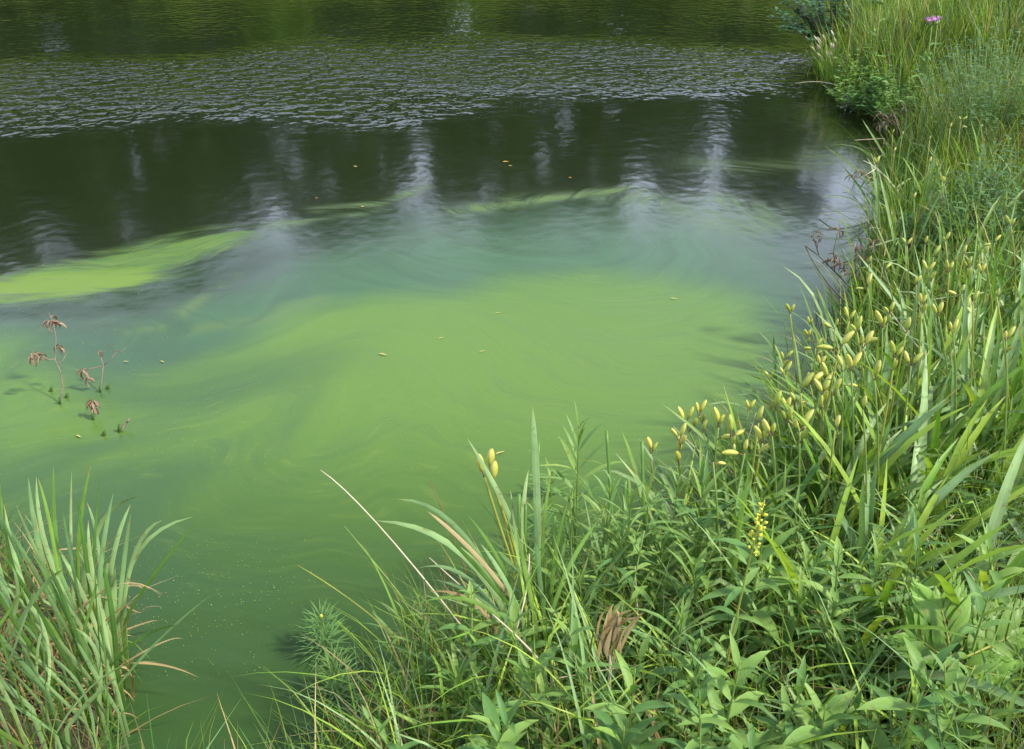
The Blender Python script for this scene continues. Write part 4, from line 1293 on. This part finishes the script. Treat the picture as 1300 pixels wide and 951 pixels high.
# shrub at the headland's waterline
g = at(1062, 25, 0.35)
t = thing('shrub', tuple(g), 'dark blue-green leafy shrub at the waterline beyond the headland', 'shrub')
ms = MB()
rr = np.random.default_rng(77)
mb = MB()
for k in range(60):
    a = rr.uniform(0, 6.28); rad = 0.75 * math.sqrt(rr.random())
    top = np.array([rad * math.cos(a), rad * math.sin(a), rr.uniform(0.35, 1.0) * (1 - 0.5 * (rad / 0.75) ** 2)])
    sp = bez(top * 0.15 - np.array([0, 0, 0.1]), top * 0.5 + np.array([0, 0, 0.15]), top, 12)
    ms.tube(sp[::4] + [sp[-1]], [0.008, 0.006, 0.004, 0.002], 4)
    for q in sp[3:]:
        for j in range(4):
            b = rr.uniform(0, 6.28); L = 0.075 * rr.uniform(0.7, 1.4); u = rr.uniform(-0.3, 0.6); c, s = math.cos(b), math.sin(b)
            mb.ribbon([q, q + np.array([c * L * .5, s * L * .5, u * L * .5]), q + np.array([c * L, s * L, u * L * .6])], (-s, c, rr.uniform(-.4, .4)), L * 0.45, lance, 0.15)
obj('branches', ms.mesh('branches', ['bark']), t)['kind'] = 'stuff'
obj('foliage', mb.mesh('foliage', ['bluegreen']), t)['kind'] = 'stuff'

# thistles with purple flower heads on the headland
head_me = None
for (px, py, k) in ((1118, 4, 1), (1183, 31, 2), (1190, 30, 2)):
    g = at(px, py, 0.75)
    t = thing('thistle', tuple(g), 'tall thistle with pink-purple flower head in the headland grass', 'flower', 'thistles in the headland grass')
    obj('stem', MB().tube([(0, 0, -0.02), (0.02, 0, 0.4), (0, 0, 0.76)], [0.006, 0.005, 0.003], 5).mesh('stem', ['stem']), t)
    for j in range(k + 1):
        mb = MB()
        mb.tube([(0, 0, 0), (0, 0, 0.015), (0, 0, 0.03)], [0.008, 0.017, 0.012], 7, 0)
        for q in range(16):
            a = q * 2.399; r_ = 0.03 * math.sqrt((q + 1) / 16)
            mb.ribbon([(0, 0, 0.025), (r_ * .5 * math.cos(a), r_ * .5 * math.sin(a), 0.045), (r_ * math.cos(a), r_ * math.sin(a), 0.06)], (-math.sin(a), math.cos(a), 0), 0.008, lance, 0.1, 1)
        obj('flower_head', mb.mesh('flower_head', ['stem', 'purple']), t, rotm(j * 2.1, 0.2 + 0.3 * (j > 0), 1.0, (0.03 * j * math.cos(j * 2.1), 0.03 * j * math.sin(j * 2.1), 0.745)))
    for j in range(9):
        obj('leaf', random.choice(herb_pool), t, rotm(j * 2.4, random.uniform(-0.2, 0.3), 1.5, (0, 0, 0.1 + j * 0.06)))

# plant with big lobed leaves
g = at(1205, 850, 0.30)
lob = thing('lobed_leaf_plant', tuple(g), 'plant with large deeply lobed yellow-green leaves in the near bank', 'plant')


def lobed_leaf(base, tip, width, n=6):
    base = np.asarray(base, float); tip = np.asarray(tip, float)
    L = np.linalg.norm(tip - base)
    axis = (tip - base) / L
    side = np.cross(axis, (0.15, -0.75, 0.65)); side /= np.linalg.norm(side)
    up = np.cross(side, axis)
    sp = bez(base, (base + tip) / 2 + up * L * 0.12, tip, 40)
    mb = MB()
    mb.tube(sp[::6] + [sp[-1]], list(np.linspace(0.0035, 0.001, len(sp[::6]) + 1)), 5, 1)
    for k in range(n + 1):
        v = 0.25 + 0.75 * k / n
        q = sp[min(39, int(v * 39))]
        ll = width * (0.6 + 0.5 * math.sin(math.pi * (0.2 + 0.7 * v)))
        if k == n:
            q = sp[30]
            mb.ribbon(bez(q, (q + tip) / 2 + up * .01, tip + axis * ll * 0.3, 6), side, ll * 0.3, lance, 0.2)
            continue
        for s in (-1, 1):
            d = side * s * 0.72 + axis * 0.7
            e = q + d * ll + up * random.uniform(-0.02, 0.01)
            mb.ribbon(bez(q, (q + e) / 2 + up * 0.012, e, 6), axis - side * s * 0.4, ll * 0.27, lance, 0.2)
            for tooth in (0.5, 0.75):
                f = q + d * ll * tooth
                for ss in (-1, 1):
                    w2 = (axis * ss * 0.6 + d * 0.8) * ll * 0.28
                    mb.ribbon([f, f + w2 * 0.5, f + w2], side * s, ll * 0.13, lance, 0.1)
    return mb.mesh('lobed_leaf', ['lobed', 'stemyellow'])


lo = np.array(lob.location)
dep = (at(1205, 850, 0.26) + np.array([0, 0, 0.26]) - CAM) @ FWD
b0 = pt(1207, 842, dep)
for (tx, ty, dd, wdt) in ((1190, 755, 0.02, 0.075), (1296, 800, 0.05, 0.075), (1255, 765, 0.1, 0.06), (1150, 800, 0.0, 0.06), (1280, 862, -0.03, 0.05)):
    obj('leaf', lobed_leaf(b0 - lo, pt(tx, ty, dep + dd) - lo, wdt), lob)
obj('stem', MB().tube([(0, 0, -0.03), b0 - lo], [0.006, 0.004], 6).mesh('stem', ['stemyellow']), lob)

# ------------------------------------------------------------------ dead twigs standing in the water
curl_pool = []
for i in range(5):
    mb = MB().ribbon(arc_spine(0.055, 1.2, random.uniform(0.8, 2.2), 7, 0.2), (0, 1, 0), 0.014, lance, 0.5)
    curl_pool.append(mb.mesh('withered_leaf', ['deadbrown']))


def water_twig(foot, branches, clusters, label, stub=None, rad=0.0035):
    x, y = wp(*foot)
    t = thing('dead_twig', (x, y, 0), label, 'twig')
    P0 = np.array([x, y, 0.0]); depth = (P0 - CAM) @ FWD
    for k, br in enumerate(branches):
        pts = [pt(px, py, depth + dd) - P0 for (px, py, dd) in br]
        if k == 0:
            pts = [np.array([0, 0, -0.12])] + pts
        r0 = rad if k == 0 else rad * 0.65
        obj('stem' if k == 0 else 'branch', MB().tube(pts, list(np.linspace(r0, r0 * 0.5, len(pts))), 6).mesh('twig', ['twig']), t)
    if clusters is not None:
        for (px, py, dd, n) in clusters:
            q = pt(px, py, depth + dd) - P0
            for k in range(n):
                obj('withered_leaf', random.choice(curl_pool), t, rotm(random.uniform(0, 6.28), random.uniform(0.5, 1.5), random.uniform(0.55, 1.0), tuple(q + np.array([random.uniform(-.006, .006), random.uniform(-.006, .006), random.uniform(0.0, 0.022)]))))
    obj('wet_base', MB().tube([(0, 0, -0.05), (0.002, 0, 0.008), (0.003, 0, 0.03)], [rad * 1.3, rad * 1.5, rad * 0.9], 7).mesh('wet_base', ['moss']), t)
    return t


water_twig((76, 513), [[(76, 513, 0), (80, 490, 0.0), (76, 470, 0.01), (70, 457, 0.02), (71, 428, 0.03), (66, 405, 0.04), (60, 395, 0.05)], [(70, 456, 0.02), (56, 457, 0.0), (45, 453, -0.02)], [(73, 462, 0.015), (80, 458, 0.03), (84, 449, 0.04)]],
           [(64, 409, 0.04, 8), (69, 412, 0.04, 5), (74, 442, 0.03, 6), (52, 454, 0.0, 5), (42, 453, -0.02, 6), (47, 450, 0, 3)], 'dead twig in algae water hung with four bunches of withered leaves')
water_twig((127, 498), [[(127, 498, 0), (130, 475, 0), (131, 462, 0.01), (126, 449, 0.02)], [(131, 464, 0.01), (141, 456, 0.02), (149, 445, 0.03), (146, 447, 0.03), (135, 434, 0.04)], [(130, 465, 0.01), (115, 468, 0.0), (106, 470, -0.01)],
                        [(149, 446, 0.03), (154, 447, 0.03), (160, 441, 0.04)]], [(106, 472, -0.01, 7), (111, 482, -0.01, 4), (126, 450, 0.02, 2)], 'forked dead twig in algae water with one bunch of withered leaves')
water_twig((118, 533), [[(118, 533, 0), (119, 515, 0), (119, 508, 0)]], [(118, 512, 0, 7), (119, 518, 0, 5)], 'short dead twig hidden by a single hanging bunch of withered leaves')
tw = water_twig((152, 548), [[(152, 549, 0), (158, 540, 0.01), (165, 531, 0.02)], [(161, 536, 0.015), (164, 534, 0.0)]], [], 'short bare dark twig stub poking out of the algae water', rad=0.006)
for k_, (px, py) in enumerate(((64, 497), (84, 505), (136, 494), (131, 553))):
    x, y = wp(px, py)
    o = obj('twig_stub', MB().tube([(0, 0, -0.04), (0.004, 0, 0.01), (0.010, 0.004, 0.022)], [0.006, 0.007, 0.003], 6).mesh('twig_stub', ['moss']))
    o.location = (x, y, 0)
    tag(o, 'tiny mossy stub just breaking the algae surface', 'twig', 'mossy stubs in the algae')

# dead branches and withered stalks hanging over water at the bank
grey_pool = []
for i in range(5):
    mb = MB().ribbon(arc_spine(0.05, 1.2, random.uniform(0.8, 2.4), 6, 0.3), (0, 1, 0), 0.009, lance, 0.5)
    grey_pool.append(mb.mesh('withered_leaf', ['deadgrey']))


def dead_branch(foot, branches, clusters, label, mat='twig', hf=0.2, leafpool=grey_pool, rad=0.005, lm=0.95):
    B = at(foot[0], foot[1], hf)
    depth = (B + np.array([0, 0, hf]) - CAM) @ FWD
    t = thing('dead_branch', tuple(B), label, 'branch')
    for k, br in enumerate(branches):
        pts = [pt(px, py, depth + dd) - B for (px, py, dd) in br]
        if k == 0:
            pts = [np.array([0, 0, -0.02])] + pts
        r0 = rad if k == 0 else rad * 0.5
        obj('stem' if k == 0 else 'side_branch', MB().tube(pts, list(np.linspace(r0, r0 * 0.4, len(pts))), 6).mesh('branch', [mat]), t)
    for (px, py, dd, n) in clusters:
        q = pt(px, py, depth + dd) - B
        for k in range(n):
            obj('withered_leaf', random.choice(leafpool), t, rotm(random.uniform(0, 6.28), random.uniform(-0.3, 0.9), random.uniform(0.8, 1.4) * lm, tuple(q + np.array([random.uniform(-.01, .01), 0, random.uniform(-0.02, 0.0)]))))
    return t


dead_branch((1110, 395), [[(1110, 395, 0), (1075, 360, 0.02), (1040, 325, 0.03), (1022, 312, 0.03)], [(1055, 340, 0.02), (1080, 330, 0.0), (1068, 318, 0)], [(1040, 325, 0.03), (1032, 300, 0.05), (1055, 275, 0.1)], [(1090, 375, 0.0), (1085, 330, 0.0), (1092, 290, 0.02)], [(1075, 360, 0.02), (1095, 335, 0.0), (1112, 300, 0.0)], [(1060, 345, 0.02), (1058, 320, 0.02), (1066, 285, 0.03)]],
            [(1062, 325, 0.0, 9), (1070, 335, 0.0, 8), (1056, 330, 0.0, 6), (1030, 300, 0.05, 4), (1042, 299, 0.05, 4), (1088, 310, 0.0, 7), (1098, 325, 0, 7), (1108, 305, 0, 6), (1078, 345, 0, 6), (1066, 290, 0.03, 5)], 'dead dark branch with tangled withered leaves hanging over clear water', 'wettwig', 0.2)
dead_branch((1150, 255), [[(1150, 255, 0), (1125, 225, 0), (1105, 208, 0), (1096, 204, 0)], [(1125, 225, 0), (1112, 212, 0.05), (1106, 195, 0.1)], [(1112, 214, 0), (1100, 222, 0), (1082, 230, 0)]],
            [(1086, 222, 0, 5), (1092, 215, 0, 5), (1102, 220, 0, 6), (1110, 225, 0, 5)], 'broken pale stalks with dark withered leaves leaning over reflected sky', 'straw', 0.2)
dead_branch((1085, 275), [[(1085, 275, 0), (1060, 290, 0.0), (1050, 297, 0.0)], [(1062, 289, 0), (1046, 280, 0), (1028, 281, 0)]],
            [(1030, 282, 0, 4), (1036, 300, 0, 4)], 'dark half-sunken branch end lying in the water by the bank', 'wettwig', 0.02)
dead_branch((1140, 160), [[(1140, 160, 0), (1128, 150, 0), (1118, 142, 0)], [(1130, 152, 0), (1122, 158, 0), (1112, 160, 0)]],
            [(1120, 146, 0, 6), (1126, 152, 0, 7), (1132, 145, 0, 7), (1138, 152, 0, 7), (1145, 140, 0, 7), (1118, 158, 0, 5), (1128, 158, 0, 5), (1150, 135, 0, 6)], 'grey-brown withered weed heap in the notch beside the headland', 'twig', 0.1, lm=1.5)
# weed drooping from the headland over the water
t = dead_branch((1105, 98), [[(1105, 98, 0), (1092, 96, -0.02), (1085, 110, -0.04), (1079, 125, -0.05)], [(1090, 100, -0.02), (1098, 94, 0), (1112, 97, 0)]], [], 'leafy weed with a grey seed head drooping from the headland to the water', 'stemyellow', 0.25)
t.name = 'drooping_weed'; t['category'] = 'weed'
B_ = np.array(t.location); dp_ = (B_ + np.array([0, 0, 0.25]) - CAM) @ FWD
mb = MB()
for k in range(90):
    q = pt(1078 + random.gauss(0, 4.5), 131 + random.gauss(0, 6), dp_ - 0.05 + random.gauss(0, 0.03)) - B_
    a = random.uniform(0, 6.28); L = 0.03
    mb.ribbon([q, q + np.array([math.cos(a) * L * .5, math.sin(a) * L * .5, 0.005]), q + np.array([math.cos(a) * L, math.sin(a) * L, -0.01])], (-math.sin(a), math.cos(a), 0.3), 0.012, lance, 0.2)
obj('seed_head', mb.mesh('seed_head', ['grey_seed']), t)
for k in range(26):
    px, py = random.choice([(1092, 97), (1088, 104), (1098, 95), (1105, 96), (1085, 112), (1096, 100)])
    obj('leaf', random.choice(herb_pool), t, rotm(random.uniform(0, 6.28), random.uniform(-0.2, 0.8), random.uniform(0.8, 1.3), tuple(pt(px + random.uniform(-3, 3), py + random.uniform(-3, 3), dp_) - B_)))

# thin sticks reaching out over the water from the headland
for (f_, t_, v_) in (((1068, 110), (1010, 106), (1040, 104)), ((1072, 122), (1045, 108), (1058, 116)), ((1122, 176), (1085, 178), (1104, 177))):
    g, pts = traced(f_, t_, v_, 0.06, 0.0)
    o = obj('bare_stalk', MB().tube([p - g for p in [g] + pts], list(np.linspace(0.006, 0.003, 10)), 5).mesh('stalk', ['straw'])); o.location = tuple(g)
    tag(o, 'thin pale dead stalk reaching level over dark water by the headland', 'stalk', 'pale stalks over the dark water')
# tall reeds with pale tips on the headland corner
for k in range(16):
    px = random.uniform(1040, 1066); py = random.uniform(42, 75)
    g, h = base_for(px, py, (0.62, 0.55, 0.48, 0.4, 0.3))
    t = thing('sedge', tuple(g), 'tall sedge with pale drooping seed tip at the headland corner', 'sedge', 'sedges on the headland corner')
    dx = random.uniform(-0.12, 0.02)
    sp = bez((0, 0, -0.02), (0, 0, h * 0.6), (dx, -0.02, h), 7)
    obj('stem', MB().tube(sp, [0.004] * 7, 5).mesh('stem', ['stem']), t)
    obj('seed_tip', MB().tube([sp[-1], sp[-1] + np.array([dx * .2 - .01, 0, 0.03]), sp[-1] + np.array([dx * .4 - 0.02, 0, 0.06])], [0.005, 0.009, 0.002], 6).mesh('seed_tip', ['straw']), t)
    for j in range(4):
        obj('leaf', random.choice(iris_pool[0]), t, rotm(random.uniform(0, 6.28), random.uniform(0, 0.35), random.uniform(0.5, 0.75), (0, 0, -0.02)))

# withered brown clump in the near herbs
g = at(782, 790, 0.36)
t = thing('withered_clump', tuple(g), 'curled tan withered leaves bunched among the green herbs', 'plant')
dpt = (g + np.array([0, 0, 0.36]) - CAM) @ FWD
for k in range(16):
    a = np.array(pt(770 + random.uniform(-10, 20), 830 + random.uniform(-10, 15), dpt)) - g
    b = np.array(pt(795 + random.uniform(-25, 25), 770 + random.uniform(-10, 30), dpt - 0.03)) - g
    v = (a + b) / 2 + np.array([random.uniform(-.05, .02), 0, random.uniform(0.0, .05)])
    obj('withered_leaf', MB().ribbon(bez(a, v, b, 7), (0.6, 0.5, 0.5), random.uniform(0.006, 0.016), lance, 0.45).mesh('withered_leaf', ['dry']), t)
obj('stem', MB().tube([(0, 0, -0.02), np.array(pt(775, 828, dpt)) - g], [0.005, 0.003], 5).mesh('stem', ['straw']), t)

# ------------------------------------------------------------------ things floating on the water
leaf_flat = []
for k in range(3):
    mb = MB().ribbon([(-0.03, 0, 0.0), (-0.015, 0.002 * k, 0.002), (0, 0, 0.003), (0.015, 0, 0.002), (0.03, 0.003, 0.004)], (0, 1, 0), 0.022, lance, 0.12)
    leaf_flat.append((mb.mesh('floating_leaf', ['orange']), ))
pale_flat = MB().ribbon([(-0.03, 0, 0.0), (-0.015, 0.002, 0.002), (0, 0, 0.003), (0.015, 0, 0.002), (0.03, 0.003, 0.004)], (0, 1, 0), 0.02, lance, 0.12).mesh('floating_leaf', ['paleleaf'])
for (px, py, s) in ((451, 212, 0.65), (460, 263, 0.5), (642, 206, 0.8), (648, 211, 0.5), (402, 252, 0.35), (724, 226, 0.45)):
    x, y = wp(px, py)
    o = obj('floating_leaf', leaf_flat[0][0]); o.location = (x, y, 0.003); o.rotation_euler = (0, 0, random.uniform(-0.6, 0.6)); o.scale = (s, s, s)
    tag(o, 'small orange leaf floating on dark water', 'leaf', 'orange leaves on the dark water')
for (px, py, s) in ((486, 451, 0.8), (632, 398, 0.5), (635, 576, 0.7), (612, 447, 0.5), (1073, 243, 0.9), (1050, 272, 0.8), (160, 460, 0.5), (206, 460, 0.5), (100, 555, 0.6), (855, 380, 0.7), (560, 430, 0.5)):
    x, y = wp(px, py)
    o = obj('floating_leaf', pale_flat); o.location = (x, y, 0.003); o.rotation_euler = (0, 0, random.uniform(-0.6, 0.6)); o.scale = (s, s * 0.6, s)
    tag(o, 'small yellowish leaf fragment floating on open water', 'leaf', 'yellow leaf bits on the water')

n = 7000
px = rng.uniform(-60, 1080, n); py = 230 + 640 * rng.random(n) ** 0.8
XY = np.array([wp(a, b) for a, b in zip(px, py)])
keep = (land_d(XY[:, 0], XY[:, 1]) < -0.05) & (vnoise(XY[:, 0] * 2.4, XY[:, 1] * 2.4, 5) > rng.uniform(0.3, 0.85, n)) & ((py > 330) | (rng.random(n) < 0.5))
vs = []; fs = []
for (x, y) in XY[keep]:
    r_ = random.uniform(0.0006, 0.0015) * (1.6 if random.random() < 0.05 else 1)
    a0 = random.uniform(0, 6); o_ = len(vs)
    for k in range(5):
        vs.append((x + r_ * math.cos(a0 + k * 1.2566) * random.uniform(.7, 1.2), y + r_ * math.sin(a0 + k * 1.2566), 0.0035))
    vs.append((x, y, 0.005))
    for k in range(5):
        fs.append((o_ + k, o_ + (k + 1) % 5, o_ + 5))
mb = MB(); mb.add(vs, fs)
o = obj('duckweed', mb.mesh('duckweed', ['duckweed']))
tag(o, 'tiny pale duckweed specks scattered over the pond', 'duckweed', kind='stuff')

# ------------------------------------------------------------------ labels that say which one
marks = [('the goldenrod', 'goldenrod'), ('the lobed-leaf plant', 'lobed_leaf_plant'), ('the tall upright iris blade', 'iris_tuft'), ('the curled tan withered leaves', 'withered_clump'),
         ('the slender upright herb', 'slender_herb'), ('the dark dead branch', 'dead_branch'), ('the broken pale stalks', 'dead_branch.001'), ('the withered weed heap', 'dead_branch.003'),
         ('the drooping weed', 'drooping_weed'), ('the dark small-leaved plants', 'small_leaved_plant'), ('the short straw crossing the pods', None)]
pos = [(n_, np.array(bpy.data.objects[k_].location[:2])) for n_, k_ in marks if k_]
for o in bpy.data.objects:
    if o.name.startswith('dry_straw') and o.get('label', '').startswith('short white straw'):
        pos.append(('the short white straw', np.array(o.location[:2])))
words = {1: 'a single yellow-green seed pod', 2: 'two yellow-green seed pods', 3: 'three yellow-green seed pods', 4: 'four yellow-green seed pods', 5: 'five yellow-green seed pods'}
for o in list(bpy.data.objects):
    g_ = o.get('group')
    if o.parent is not None or g_ is None:
        continue
    xy = np.array(o.location[:2])
    near = min(pos, key=lambda q: np.linalg.norm(q[1] - xy))[0]
    if g_ == POD_GROUP:
        k_ = sum(len(c.children) for c in o.children if c.name.startswith('stem'))
        o['label'] = 'iris bearing ' + words.get(k_, 'yellow-green seed pods') + ', nearest ' + near
    elif g_ == 'irises without pods on the bank':
        o['label'] = 'podless iris fan of green sword leaves, nearest ' + near
    elif g_ == 'broad-leaved irises on the near slope':
        o['label'] = 'iris with broad pale arching strap leaves, nearest ' + near
    elif g_ == 'leafy herbs in the near undergrowth':
        o['label'] = 'leafy herb with paired lance-shaped leaves, nearest ' + near
    elif g_ == 'broad grass tufts on the near bank':
        o['label'] = 'tuft of broad arching grass leaves, nearest ' + near
    elif g_ == 'wispy narrow-leaved herbs':
        o['label'] = 'wispy herb with narrow pale green leaves, nearest ' + near
    elif g_ == 'thin dry stalks in the undergrowth':
        o['label'] = 'thin dry stalk in undergrowth, nearest ' + near
